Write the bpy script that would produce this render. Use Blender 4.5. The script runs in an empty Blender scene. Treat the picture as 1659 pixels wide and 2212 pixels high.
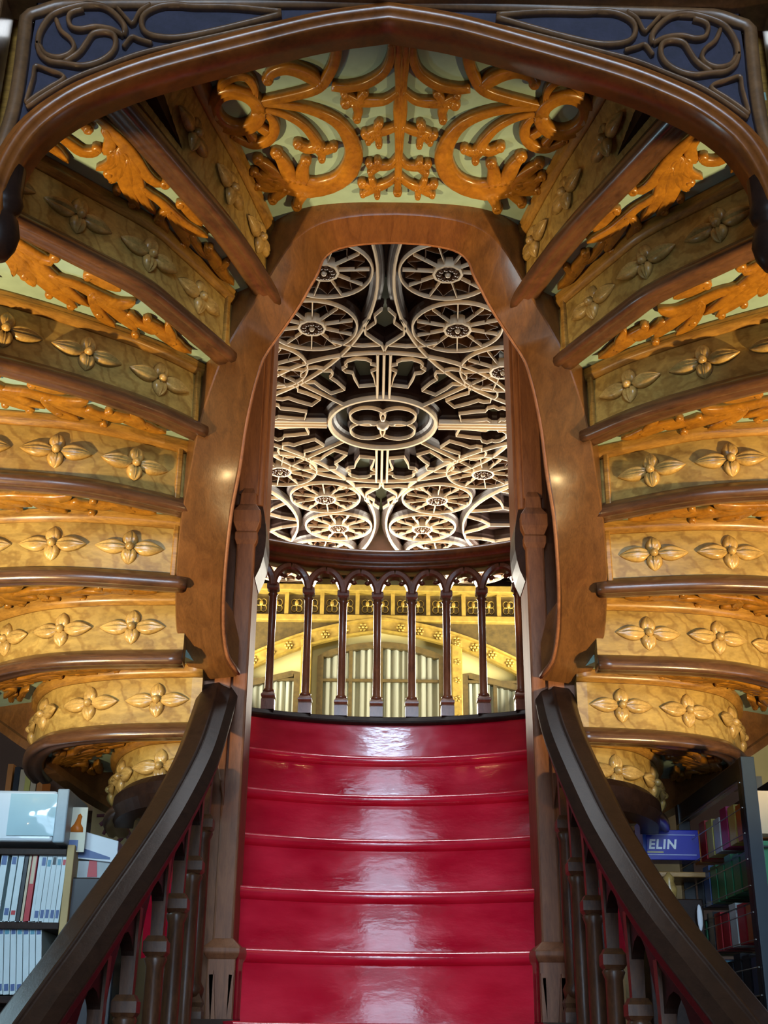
import bpy, bmesh, math, random
from mathutils import Vector, Matrix, noise
random.seed(7)
C = bpy.context.scene.collection
EYE = 1.5
F = 2700.0
PITCH, YAW, ROLL = math.radians(23.75), math.radians(0.39), 0.010
CAM = Vector((-0.0415, 0, EYE))
RM = Matrix.Rotation(-YAW, 3, 'Z') @ Matrix.Rotation(math.pi/2+PITCH, 3, 'X') @ Matrix.Rotation(ROLL, 3, 'Z')

def U(px, py, H=None, Y=None):
    """point of the place seen at a pixel, at height H above eye level or at depth Y"""
    d = RM @ Vector(((px-829.5)/F, (1106-py)/F, -1.0))
    t = H/d.z if H is not None else Y/d.y
    return CAM + d*t

# ------------------------------------------------------------------ materials
def nodes(name):
    m = bpy.data.materials.new(name); m.use_nodes = True
    nt = m.node_tree; b = nt.nodes['Principled BSDF']
    return m, nt, b
def wood(name, dark, light, scale=9, stretch=(1, 1, 7), rough=.38, contrast=.5, bump=.12, coat=.25, spec=.5):
    m, nt, b = nodes(name); N = nt.nodes; L = nt.links
    tc = N.new('ShaderNodeTexCoord'); mp = N.new('ShaderNodeMapping'); mp.inputs['Scale'].default_value = stretch
    L.new(tc.outputs['Object'], mp.inputs['Vector'])
    n1 = N.new('ShaderNodeTexNoise'); n1.inputs['Scale'].default_value = scale; n1.inputs['Detail'].default_value = 8; n1.inputs['Roughness'].default_value = .65
    n1.inputs['Distortion'].default_value = 1.2
    L.new(mp.outputs[0], n1.inputs['Vector'])
    n2 = N.new('ShaderNodeTexNoise'); n2.inputs['Scale'].default_value = scale*9; n2.inputs['Detail'].default_value = 4
    L.new(mp.outputs[0], n2.inputs['Vector'])
    mx = N.new('ShaderNodeMath'); mx.operation = 'MULTIPLY_ADD'; mx.inputs[1].default_value = .35
    L.new(n2.outputs[0], mx.inputs[0]); L.new(n1.outputs[0], mx.inputs[2])
    cr = N.new('ShaderNodeValToRGB'); cr.color_ramp.elements[0].position = .5-contrast*.25; cr.color_ramp.elements[1].position = .72+contrast*.25
    cr.color_ramp.elements[0].color = (*dark, 1); cr.color_ramp.elements[1].color = (*light, 1)
    L.new(mx.outputs[0], cr.inputs[0]); L.new(cr.outputs[0], b.inputs['Base Color'])
    b.inputs['Roughness'].default_value = rough; b.inputs['Coat Weight'].default_value = coat; b.inputs['Coat Roughness'].default_value = .2
    b.inputs['Specular IOR Level'].default_value = spec
    bp = N.new('ShaderNodeBump'); bp.inputs['Strength'].default_value = bump; bp.inputs['Distance'].default_value = .004
    L.new(mx.outputs[0], bp.inputs['Height']); L.new(bp.outputs[0], b.inputs['Normal'])
    return m
def plain(name, col, rough=.5, var=.12, scale=20, metal=0, bump=.05, coat=0, spec=.5):
    m, nt, b = nodes(name); N = nt.nodes; L = nt.links
    tc = N.new('ShaderNodeTexCoord'); n1 = N.new('ShaderNodeTexNoise'); n1.inputs['Scale'].default_value = scale; n1.inputs['Detail'].default_value = 5
    L.new(tc.outputs['Object'], n1.inputs['Vector'])
    cr = N.new('ShaderNodeValToRGB'); cr.color_ramp.elements[0].position = .3; cr.color_ramp.elements[1].position = .7
    cr.color_ramp.elements[0].color = (*[c*(1-var) for c in col], 1); cr.color_ramp.elements[1].color = (*[min(1, c*(1+var)) for c in col], 1)
    L.new(n1.outputs[0], cr.inputs[0]); L.new(cr.outputs[0], b.inputs['Base Color'])
    b.inputs['Roughness'].default_value = rough; b.inputs['Metallic'].default_value = metal; b.inputs['Coat Weight'].default_value = coat
    b.inputs['Specular IOR Level'].default_value = spec
    if bump:
        bp = N.new('ShaderNodeBump'); bp.inputs['Strength'].default_value = bump; bp.inputs['Distance'].default_value = .003
        L.new(n1.outputs[0], bp.inputs['Height']); L.new(bp.outputs[0], b.inputs['Normal'])
    return m
def emit(name, col, s):
    m, nt, b = nodes(name); b.inputs['Base Color'].default_value = (0, 0, 0, 1)
    b.inputs['Emission Color'].default_value = (*col, 1); b.inputs['Emission Strength'].default_value = s
    return m
M = {}
M['orange'] = wood('carved_orange_wood', (.15, .055, .006), (.44, .19, .017), 14, (1, 1, 1), .33, bump=.1, coat=.5)
M['mould'] = wood('moulding_wood', (.11, .045, .008), (.46, .24, .045), 8, (1, 1, 5), .36, coat=.3)
M['panel'] = wood('pale_veneer', (.16, .095, .024), (.54, .36, .095), 7, (1, 2, 2.5), .42, contrast=.9, coat=.15)
def figured(m):
    nt = m.node_tree; N = nt.nodes; L = nt.links; b = N['Principled BSDF']; src = b.inputs['Base Color'].links[0].from_socket
    tc = N.new('ShaderNodeTexCoord'); wv = N.new('ShaderNodeTexWave'); wv.inputs['Scale'].default_value = 9; wv.inputs['Distortion'].default_value = 11; wv.inputs['Detail'].default_value = 3; wv.inputs['Detail Scale'].default_value = 1.6
    wv.bands_direction = 'DIAGONAL'; L.new(tc.outputs['Object'], wv.inputs['Vector'])
    cr = N.new('ShaderNodeValToRGB'); cr.color_ramp.elements[0].position = .0; cr.color_ramp.elements[1].position = .35; cr.color_ramp.elements[0].color = (.5, .38, .26, 1); cr.color_ramp.elements[1].color = (1, 1, 1, 1)
    L.new(wv.outputs[0], cr.inputs[0]); mx = N.new('ShaderNodeMix'); mx.data_type = 'RGBA'; mx.blend_type = 'MULTIPLY'; mx.inputs[0].default_value = .55
    L.new(src, mx.inputs[6]); L.new(cr.outputs[0], mx.inputs[7]); L.new(mx.outputs[2], b.inputs['Base Color'])
figured(M['panel'])
M['flower'] = wood('carved_flower_wood', (.2, .11, .025), (.62, .4, .12), 20, (1, 1, 1), .32, coat=.4)
M['rim'] = wood('rim_wood', (.06, .024, .008), (.2, .085, .024), 6, (6, 1.2, 3), .33, contrast=.8, coat=.4)
M['post'] = wood('post_wood', (.10, .034, .016), (.32, .13, .055), 10, (4, 4, .6), .52, contrast=.8, coat=0, spec=.4)
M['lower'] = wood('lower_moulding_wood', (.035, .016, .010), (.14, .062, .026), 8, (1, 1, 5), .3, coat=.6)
M['dark'] = wood('dark_wood', (.007, .004, .004), (.04, .019, .012), 10, (3, 1, 3), .4, contrast=.9, coat=.04, spec=.14)
M['turned'] = wood('dark_turned_wood', (.03, .013, .007), (.13, .055, .022), 10, (3, 3, 1), .38, coat=.1, spec=.35)
M['spandrel'] = wood('spandrel_ground', (.015, .015, .028), (.045, .042, .075), 14, (1, 1, 1), .5, coat=.1)
M['arch'] = wood('arch_wood', (.10, .028, .006), (.36, .11, .02), 9, (1, 1, 1), .3, coat=.5)
M['tracery_dark'] = wood('carved_brown_wood', (.09, .045, .02), (.26, .13, .055), 12, (1, 1, 1), .4, coat=.3)
M['cream'] = plain('green_cream_paint', (.29, .43, .37), .6, .08, 30)
M['red'] = None
M['balus'] = wood('red_brown_turned_wood', (.12, .035, .014), (.34, .11, .045), 10, (3, 3, 1), .3, coat=.5)
M['maroon'] = plain('ceiling_maroon', (.03, .011, .007), .5, .25, 15)
M['rib'] = plain('ceiling_cream_rib', (.8, .62, .42), .4, .06, 8)
M['greyboard'] = plain('ceiling_grey_board', (.2, .24, .2), .6, .15, 3)
M['gold'] = plain('gilded_wood', (.34, .23, .04), .4, .25, 18, .35)
M['golddark'] = plain('tarnished_gilt', (.09, .06, .013), .5, .3, 22, .2)
M['ivory'] = plain('ivory_plaster', (.66, .56, .22), .6, .05, 4)
M['black'] = plain('black_metal', (.012, .013, .016), .3, .1, 30)
M['steel'] = plain('steel_wire', (.5, .5, .45), .3, .05, 30, .9)
M['white'] = plain('white_card', (.75, .82, .85), .35, .04, 5, coat=.4)
M['blue'] = plain('blue_enamel', (.015, .02, .35), .25, .05, 5)
M['brown_wall'] = plain('brown_wall', (.1, .05, .025), .6, .2, 4)
M['tan'] = plain('tan_plaster', (.5, .36, .15), .6, .12, 10)
M['wine'] = plain('wine_paint', (.13, .02, .03), .5, .1, 10)
M['floor'] = wood('floor_boards', (.05, .025, .012), (.13, .07, .03), 4, (6, 1, 1), .4)

def red_mat():
    m, nt, b = nodes('red_gloss_paint'); N = nt.nodes; L = nt.links
    tc = N.new('ShaderNodeTexCoord'); n1 = N.new('ShaderNodeTexNoise'); n1.inputs['Scale'].default_value = 7; n1.inputs['Detail'].default_value = 8
    mp = N.new('ShaderNodeMapping'); mp.inputs['Scale'].default_value = (1, 1, 2.5)
    L.new(tc.outputs['Object'], mp.inputs[0]); L.new(mp.outputs[0], n1.inputs['Vector'])
    cr = N.new('ShaderNodeValToRGB'); cr.color_ramp.elements[0].position = .3; cr.color_ramp.elements[1].position = .75
    cr.color_ramp.elements[0].color = (.6, .006, .03, 1); cr.color_ramp.elements[1].color = (.85, .02, .06, 1)
    L.new(n1.outputs[0], cr.inputs[0]); L.new(cr.outputs[0], b.inputs['Base Color'])
    rr = N.new('ShaderNodeMapRange'); rr.inputs['From Min'].default_value = .3; rr.inputs['From Max'].default_value = .7
    rr.inputs['To Min'].default_value = .1; rr.inputs['To Max'].default_value = .26
    L.new(n1.outputs[0], rr.inputs['Value']); L.new(rr.outputs[0], b.inputs['Roughness'])
    b.inputs['Specular IOR Level'].default_value = .9; b.inputs['Coat Weight'].default_value = .6; b.inputs['Coat Roughness'].default_value = .08
    n2 = N.new('ShaderNodeTexNoise'); n2.inputs['Scale'].default_value = 18; n2.inputs['Detail'].default_value = 6; L.new(mp.outputs[0], n2.inputs['Vector'])
    bp = N.new('ShaderNodeBump'); bp.inputs['Strength'].default_value = .12; bp.inputs['Distance'].default_value = .01
    L.new(n2.outputs[0], bp.inputs['Height']); L.new(bp.outputs[0], b.inputs['Normal']); L.new(bp.outputs[0], b.inputs['Coat Normal'])
    return m
M['red'] = red_mat()

# ------------------------------------------------------------------ mesh builder
class MB:
    def __init__(s): s.v = []; s.f = []; s.mi = []; s.cur = 0; s.sm = []; s.smooth = False
    def add(s, vs, fs):
        o = len(s.v); s.v += [Vector(p) for p in vs]
        for f in fs: s.f.append([i+o for i in f]); s.mi.append(s.cur); s.sm.append(s.smooth)
    def box(s, x0, x1, y0, y1, z0, z1, mat=None):
        vs = [Vector((x, y, z)) for z in (z0, z1) for y in (y0, y1) for x in (x0, x1)]
        if mat: vs = [mat @ p for p in vs]
        s.add(vs, [(0, 2, 3, 1), (4, 5, 7, 6), (0, 1, 5, 4), (2, 6, 7, 3), (0, 4, 6, 2), (1, 3, 7, 5)])
    def loft(s, rings, caps=True, closed=True, loop=False):
        n = len(rings[0]); vs = [p for r in rings for p in r]; fs = []
        m = len(rings)
        for i in range(m if loop else m-1):
            a = i*n; b = ((i+1) % m)*n
            for j in range(n if closed else n-1):
                k = (j+1) % n; fs.append((a+j, a+k, b+k, b+j))
        if caps and not loop and closed: fs.append(tuple(range(n))[::-1]); fs.append(tuple((m-1)*n+j for j in range(n)))
        s.add(vs, fs)
    def sweep(s, path, prof, widths=None, caps=True, loop=False, closed=True, shear=None):
        """path of points, profile (n, z): n = horizontal normal (rotate tangent +90deg), z = up"""
        rings = []; m = len(path)
        for i, p in enumerate(path):
            if loop: a, b = path[i-1], path[(i+1) % m]
            else: a, b = path[max(0, i-1)], path[min(m-1, i+1)]
            t = Vector((b.x-a.x, b.y-a.y, 0)).normalized(); n = Vector((-t.y, t.x, 0))
            w = widths[i] if widths else 1
            sh = shear[i] if shear else 0
            rings.append([p + n*(q[0]*w+sh*q[1]) + Vector((0, 0, q[1])) for q in prof])
        s.loft(rings, caps, closed, loop)
    def vsweep(s, path, prof, axis=Vector((0, 1, 0)), caps=True, loop=False):
        """path lies in a plane whose normal is axis; profile (side in the plane, along axis)"""
        rings = []; m = len(path)
        for i, p in enumerate(path):
            if loop: a, b = path[i-1], path[(i+1) % m]
            else: a, b = path[max(0, i-1)], path[min(m-1, i+1)]
            t = (b-a).normalized(); n = t.cross(axis).normalized()
            rings.append([p + n*q[0] + axis*q[1] for q in prof])
        s.loft(rings, caps, True, loop)
    def lathe(s, c, prof, seg=16, sq=False):
        rings = []
        n = 4 if sq else seg
        for r, z in prof:
            rings.append([Vector((c[0]+r*math.cos(a), c[1]+r*math.sin(a), c[2]+z)) for a in
                          [math.pi*2*(j+(.5 if sq else 0))/n for j in range(n)]])
        s.loft(rings)
    def blob(s, c, rx, ry, rz, ax=None, seg=10, rn=6):
        R = ax or Matrix.Identity(3); rings = []
        for i in range(rn+1):
            ph = math.pi*i/rn; r = max(.02, math.sin(ph))
            rings.append([Vector(c)+R@Vector((rx*r*math.cos(2*math.pi*j/seg), ry*r*math.sin(2*math.pi*j/seg), -rz*math.cos(ph))) for j in range(seg)])
        s.loft(rings)
    def stroke(s, pts, wid, axis, h, edge=.35):
        """raised carved band following pts on a plane; axis points out of the surface"""
        rings = []; m = len(pts)
        for i, p in enumerate(pts):
            a, b = pts[max(0, i-1)], pts[min(m-1, i+1)]
            t = (b-a).normalized(); n = axis.cross(t).normalized(); w = wid[i]/2
            rings.append([p-n*w, p-n*w+axis*h*.62, p-n*w*.72+axis*h*.95, p-n*w*.3+axis*h*.8, p+axis*h*.98, p+n*w*.3+axis*h*.8, p+n*w*.72+axis*h*.95, p+n*w+axis*h*.62, p+n*w])
        s.loft(rings)
    def disc(s, c, r, axis, h, seg=9, sx=1.0):
        u = axis.orthogonal().normalized(); v = axis.cross(u)
        f = lambda rr, z: [c+(u*math.cos(2*math.pi*j/seg)+v*math.sin(2*math.pi*j/seg)*sx)*rr+axis*z for j in range(seg)]
        s.loft([f(r, 0), f(r, h*.62), f(r*.7, h*.95), f(r*.3, h*.8)])
    def build(s, name, mats, parent=None, mirror=False, bevel=0):
        me = bpy.data.meshes.new(name)
        vs = [(-p.x, p.y, p.z) if mirror else tuple(p) for p in s.v]
        me.from_pydata(vs, [], s.f)
        if not isinstance(mats, (list, tuple)): mats = [mats]
        for m in mats: me.materials.append(m)
        for p, i, sm in zip(me.polygons, s.mi, s.sm): p.material_index = i; p.use_smooth = sm
        bm = bmesh.new(); bm.from_mesh(me); bmesh.ops.recalc_face_normals(bm, faces=bm.faces); bm.to_mesh(me); bm.free()
        o = bpy.data.objects.new(name, me); C.objects.link(o)
        if parent: o.parent = parent; o.matrix_parent_inverse = Matrix.Translation(-parent.location) if not parent.rotation_euler.z else parent.matrix_basis.inverted()
        if bevel:
            md = o.modifiers.new('bevel', 'BEVEL'); md.width = bevel; md.segments = 2; md.limit_method = 'ANGLE'
        return o
def thing(name, label, cat, loc=(0, 0, 0), group=None):
    o = bpy.data.objects.new(name, None); C.objects.link(o); o.location = loc; o.empty_display_size = .05
    o['label'] = label; o['category'] = cat
    if group: o['group'] = group
    return o
def tag(o, label, cat, group=None):
    o['label'] = label; o['category'] = cat
    if group: o['group'] = group
    return o
def struct(o): o['kind'] = 'structure'; return o

def smooth(pts, n=40):
    """Catmull-Rom through points, resampled evenly to n points"""
    P = [pts[0]*2-pts[1]] + list(pts) + [pts[-1]*2-pts[-2]]; out = []
    for i in range(1, len(P)-2):
        for k in range(12):
            t = k/12; a, b, c, d = P[i-1:i+3]
            out.append(.5*((2*b)+(c-a)*t+(2*a-5*b+4*c-d)*t*t+(3*b-a-3*c+d)*t**3))
    out.append(P[-2].copy())
    return resample(out, n)
def resample(pts, n):
    L = [0]
    for a, b in zip(pts, pts[1:]): L.append(L[-1]+(b-a).length)
    out = []; j = 0
    for i in range(n):
        d = L[-1]*i/(n-1)
        while j < len(L)-2 and L[j+1] < d: j += 1
        t = (d-L[j])/max(1e-9, L[j+1]-L[j]); out.append(pts[j].lerp(pts[j+1], t))
    return out
def offset(path, d):
    out = []
    for i, p in enumerate(path):
        a, b = path[max(0, i-1)], path[min(len(path)-1, i+1)]
        t = Vector((b.x-a.x, b.y-a.y, 0)).normalized(); out.append(p+Vector((-t.y, t.x, 0))*d)
    return out
def plen(p): return sum((b-a).length for a, b in zip(p, p[1:]))
def at_len(path, d):
    for a, b in zip(path, path[1:]):
        l = (b-a).length
        if d <= l: return a.lerp(b, d/l), (b-a).normalized()
        d -= l
    t = (path[-1]-path[-2]).normalized(); return path[-1]+t*d, t
W = lambda H: H+EYE

# ------------------------------------------------------------------ curved upper flights
TL = {1: (.80, [(445, 1576), (405, 1577), (325, 1584), (285, 1598), (262, 1615), (252, 1640), (262, 1668)]),
      2: (.96, [(440, 1438), (398, 1438), (253, 1443), (145, 1457), (103, 1475), (84, 1500), (84, 1530), (100, 1556)]),
      3: (1.12, [(405, 1282), (380, 1282), (217, 1284), (90, 1295), (0, 1320), (-60, 1350), (-95, 1390), (-100, 1430)]),
      4: (1.28, [(410, 1121), (385, 1118), (169, 1103), (0, 1106), (-120, 1118), (-200, 1140)]),
      5: (1.44, [(415, 960), (395, 954), (202, 910), (0, 890), (-130, 885), (-240, 890)]),
      6: (1.60, [(450, 797), (432, 789), (337, 742), (189, 688), (0, 632), (-150, 600), (-240, 585)]),
      7: (1.76, [(505, 638), (490, 623), (388, 528), (324, 474), (203, 405), (84, 339), (-60, 262), (-150, 215)]),
      8: (1.92, [(598, 520), (583, 487), (520, 345), (470, 245), (435, 170), (400, 90), (375, 30)])}
LINE = {}
for k, (T, px) in TL.items():
    LINE[k] = smooth([U(x, y, H=T) for x, y in px], 36)
BEAM = .195
SH8 = [(i/35)**1.6*.125/BEAM for i in range(36)]   # the last riser leans outwards towards its near end
DN = Vector((0, 0, -1))

def flower(mb, c, t, n, s=1.0):
    """four-petalled carved flower: c centre, t along the riser, n out of it"""
    up = Vector((0, 0, 1))
    def petal(d, side, L, Wd, tip):
        m = 8; rings = []
        for i in range(m+1):
            u = i/m
            w = Wd*(math.sin(math.pi*min(1, u**.8*1.0))**.8 if tip else math.sin(math.pi*(.12+.88*u)**.9)**.6) if u < 1 else .0006
            w = max(w, .0008); p = c+d*(L*(.08+.92*u))
            hz = .0135*s*(math.sin(math.pi*(.15+.8*u)))
            rings.append([p-side*w-n*.002, p-side*w*.85+n*hz*.6, p-side*w*.45+n*hz*1.15, p-side*w*.14+n*hz*.55, p+n*hz*1.25, p+side*w*.14+n*hz*.55, p+side*w*.45+n*hz*1.15, p+side*w*.85+n*hz*.6, p+side*w-n*.002])
        mb.loft(rings)
    mb.smooth = True
    petal(t, up, .086*s, .021*s, True); petal(-t, up, .086*s, .021*s, True)
    petal(up, t, .046*s, .021*s, False); petal(-up, t, .046*s, .021*s, False)
    R = Matrix((t, up, n)).transposed()
    mb.blob(c+n*.012*s, .011*s, .011*s, .012*s, R)
    mb.smooth = False

# leaf carving template traced on the uppermost winder soffit, kept as (distance from rim, position across)
def strip_lines(k):
    A = LINE[k]
    if k < 8:
        B = [Vector((p.x, p.y, W(TL[k][0]))) for p in offset(LINE[k+1], -.045)]
        if k == 7:
            far = offset(LINE[8], -.045-1); B = [b+(Vector((f.x, f.y, b.z))-b).normalized()*(sh*.16) for b, f, sh in zip(B, far, SH8)]
    return A, B
def rel(p, A, B):
    best = None
    n = len(A)
    for i in range(n*4):
        s = i/(n*4-1)*(n-1); j = min(n-2, int(s)); a = A[j].lerp(A[j+1], s-j); b = B[j].lerp(B[j+1], s-j)
        d = b-a; t = max(-.3, min(1.3, (p-a).dot(d)/max(1e-9, d.dot(d)))); q = (a+d*t-p).length
        if best is None or q < best[0]: best = (q, s/(n-1), t)
    return best[1], best[2]
A7, B7 = strip_lines(7); L7 = (plen(A7)+plen(B7))/2
leafS = [([(1500, 1340), (1440, 1300), (1400, 1240), (1350, 1160), (1320, 1100)], [20, 70, 90, 70, 40]),
         ([(1390, 1260), (1450, 1220), (1480, 1200)], [50, 60, 30]),
         ([(1360, 1180), (1300, 1150), (1250, 1090), (1220, 1030)], [50, 50, 45, 60]),
         ([(1350, 1040), (1260, 1010), (1180, 960), (1110, 890), (1040, 820), (960, 760), (920, 720)], [30, 80, 80, 70, 60, 50, 40]),
         ([(1320, 960), (1270, 910), (1210, 850), (1170, 820)], [40, 100, 90, 40]),
         ([(1200, 1090), (1170, 1020), (1130, 950), (1090, 880)], [50, 90, 90, 60]),
         ([(1060, 1010), (1010, 940), (1050, 890), (1110, 880)], [30, 70, 60, 40]),
         ([(1100, 710), (1030, 700), (970, 650), (910, 560), (840, 450), (760, 360), (690, 290), (620, 260)], [60, 75, 85, 100, 90, 70, 55, 40]),
         ([(990, 890), (940, 840), (900, 740), (880, 640), (860, 540)], [25, 70, 90, 110, 90]),
         ([(880, 850), (830, 780), (810, 680), (820, 570), (800, 480)], [40, 90, 110, 120, 80]),
         ([(700, 690), (740, 640), (780, 570), (790, 500)], [50, 110, 120, 90]),
         ([(610, 600), (680, 590), (740, 560), (770, 480)], [20, 60, 90, 80]),
         ([(680, 500), (720, 480), (740, 420), (710, 350)], [50, 80, 60, 50]),
         ([(640, 480), (600, 500), (520, 500), (450, 450), (390, 400), (350, 330)], [60, 70, 70, 60, 50, 40]),
         ([(600, 350), (560, 320), (500, 260)], [70, 45, 40]),
         ([(420, 560), (330, 480), (240, 440), (160, 380), (60, 330)], [20, 60, 70, 70, 60]),
         ([(340, 440), (300, 380), (220, 330), (120, 280)], [40, 70, 70, 60])]
leafD = [(1095, 712, 42), (640, 485, 40), (595, 355, 40), (1180, 840, 34), (1000, 935, 36), (735, 745, 34), (1350, 1120, 30), (690, 640, 36), (1150, 1100, 34), (830, 830, 36)]
TPL = []
def cpx(x, y): return x*.3376, 150+y*.3376
for pts, ws in leafS:
    q = [U(*cpx(x, y), H=TL[7][0]) for x, y in pts]
    sc = .3376/F*2.7*1.25
    TPL.append(([rel(p, A7, B7) for p in q], [w*sc for w in ws]))
TPD = [(rel(U(*cpx(x, y), H=TL[7][0]), A7, B7), r*.3376/F*2.7*1.3) for x, y, r in leafD]
def strip_at(A, B, s, t):
    n = len(A); x = max(0, min(1, s))*(n-1); j = min(n-2, int(x)); a = A[j].lerp(A[j+1], x-j); b = B[j].lerp(B[j+1], x-j)
    return a.lerp(b, t)

flights = {}
def make_flight(mirror):
    side = 'right' if mirror else 'left'
    X = 1 if mirror else -1
    root = thing('curved_staircase', 'carved wooden underside of the curved upper stair flight on the %s of the oval stairwell' % side, 'staircase', (X*.9, 3.0, W(1.3)))
    for k in range(1, 9):
        T = TL[k][0]; A = LINE[k]
        z0 = W(T)
        # riser panel body
        sh = SH8 if k == 8 else None
        mb = MB(); mb.sweep(A, [(0, 0), (0, -BEAM+.012), (-.035, -BEAM+.012), (-.035, 0)], shear=sh)
        rp = mb.build('riser_panel', M['panel'], root, mirror)
        mb = MB(); mb.smooth = True
        mb.sweep(A, [(0, 0), (.016, 0), (.018, -.006), (.014, -.012), (.016, -.018), (.010, -.026), (.004, -.031), (0, -.033)], shear=sh)
        mb.build('upper_moulding', M['mould'], rp, mirror)
        mb = MB(); mb.smooth = True
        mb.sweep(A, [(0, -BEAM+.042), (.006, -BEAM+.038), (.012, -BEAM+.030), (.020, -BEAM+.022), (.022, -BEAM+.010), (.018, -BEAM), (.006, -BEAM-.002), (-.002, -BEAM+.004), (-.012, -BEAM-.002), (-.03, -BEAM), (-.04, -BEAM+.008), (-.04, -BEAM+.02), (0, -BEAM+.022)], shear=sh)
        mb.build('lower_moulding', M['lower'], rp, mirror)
        # end stile by the rim
        p, t = at_len(A, .035); n = Vector((-t.y, t.x, 0))
        mb = MB(); R = Matrix(((t.x, n.x, 0, p.x), (t.y, n.y, 0, p.y), (0, 0, 1, p.z), (0, 0, 0, 1)))
        mb.box(-.01, .004, -.001, .010, -BEAM+.03, -.02, R)
        if k > 3: mb.build('end_stile', M['mould'], rp, mirror, .003)
        # flowers
        d = {1: .12, 2: .118, 3: .137}.get(k, .145); Ltot = plen(A)
        while d < Ltot-.05 and d < 1.0:
            p, t = at_len(A, d); n = Vector((-t.y, t.x, 0)); c = p+Vector((0, 0, -.093))+n*(.001-(.093*SH8[min(35, int(d/Ltot*35))] if k == 8 else 0))
            mb = MB(); flower(mb, c, t, n, 1.0); mb.build('flower_carving', M['flower'], rp, mirror)
            d += .192
        # soffit with its leaf carving
        if k < 8:
            A, B = strip_lines(k)
            mb = MB(); up = Vector((0, 0, .02)); mb.loft([[a, b, b+up, a+up] for a, b in zip(A, B)])
            so = mb.build('soffit_panel', M['cream'], root, mirror)
            mb = MB(); mb.smooth = True
            L = (plen(A)+plen(B))/2; h = .019
            r = L7/L
            for st, ws in TPL:
                pts = [strip_at(A, B, s*r, .06+.88*t)+DN*.0005 for s, t in st]
                wf = [max(.35, min(1.05, (strip_at(A, B, s*r, 1)-strip_at(A, B, s*r, 0)).length/max(.02, (strip_at(A7, B7, s, 1)-strip_at(A7, B7, s, 0)).length))) for s, t in st]
                if (pts[0]-pts[-1]).length < .01: continue
                if st[0][0]*r > 1: continue
                n = 14; P2 = smooth(pts, n); W2 = []
                for i in range(n):
                    x = i/(n-1)*(len(ws)-1); j = min(len(ws)-2, int(x)); W2.append(((ws[j]*(1-x+j)+ws[j+1]*(x-j)))*wf[j]*((.86 if k == 7 else 1.05) if 0 < i < n-1 else .3))
                mb.stroke(P2, W2, DN, h)
            for (s, t), rr in TPD:
                if s*r > 1: continue
                f = min(1, (strip_at(A, B, s*r, 1)-strip_at(A, B, s*r, 0)).length/max(.02, (strip_at(A7, B7, s, 1)-strip_at(A7, B7, s, 0)).length))
                mb.disc(strip_at(A, B, s*r, .06+.88*t), rr*max(.4, f)*.7, DN, h*1.1)
            mb.build('leaf_carving', M['orange'], so, mirror)
    # outer string closing the outside of the flight
    pk = [LINE[1][-1], LINE[2][-1], LINE[3][-1]]
    s0 = [U(330, 1700, H=.78), U(262, 1690, H=.79), U(150, 1618, H=.84), U(84, 1560, H=.90), U(0, 1500, H=1.0), U(-110, 1430, H=1.12), U(-260, 1280, H=1.30)]
    P = smooth([Vector((p.x, p.y, p.z)) for p in s0], 30)
    mb = MB(); mb.smooth = False
    mb.sweep(P, [(.0, .06), (.012, .06), (.012, .045), (.004, .04), (.004, -.07), (.014, -.075), (.016, -.1), (-.03, -.1), (-.03, .06)])
    mb.build('outer_string', M['rim'], root, mirror)
    # dark curved skirt below the first step
    P = smooth([U(450, 1712, H=.62), U(380, 1712, H=.62), U(310, 1722, H=.62), U(265, 1742, H=.62), U(258, 1765, H=.62)], 20)
    mb = MB(); mb.sweep(P, [(0, .05), (.02, .03), (.022, .0), (.01, -.03), (-.04, -.03), (-.04, .05)]); mb.build('base_skirt', M['dark'], root, mirror)
    # solid body above soffits (treads seen from the top)
    mb = MB()
    for k in range(1, 8):
        A, B = strip_lines(k)
        Bx = LINE[k+1]; up0, up1 = Vector((0, 0, .021)), Vector((0, 0, .15))
        mb.loft([[a+up0, Vector((b.x, b.y, a.z))+up0, Vector((b.x, b.y, a.z))+up1, a+up1] for a, b in zip(offset(A, -.03), offset(Bx, -.05))])
    mb.build('tread', M['dark'], root, mirror)
    return root
make_flight(False); make_flight(True)

# ------------------------------------------------------------------ upper landing soffit between the flights
land = thing('upper_landing', 'pale green landing soffit with orange scroll carving above the oval stairwell', 'landing', (0, 2.2, W(1.92)))
A8 = LINE[8]; T8 = 1.92
rimfront = [U(x, y, H=T8) for x, y in [(598, 505), (640, 470), (700, 452), (770, 444), (848, 440)]]
mb = MB(); up = Vector((0, 0, .02))
rows = []
for i, a in enumerate(A8):
    a = Vector((a.x, a.y, W(T8)))
    b = Vector((-a.x, a.y, a.z)); rows.append([a, b, b+up, a+up])
mb.loft(rows)
so = mb.build('soffit_panel', M['cream'], land)
mb = MB(); mb.loft([[r[0]+Vector((-.1, 0, .021)), r[1]+Vector((.1, 0, .021)), r[1]+Vector((.1, 0, .14)), r[0]+Vector((-.1, 0, .14))] for r in rows])
mb.build('landing_floor', M['dark'], land)
def c6(x, y): return 400+.5425*x, 80+.5425*y
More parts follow.
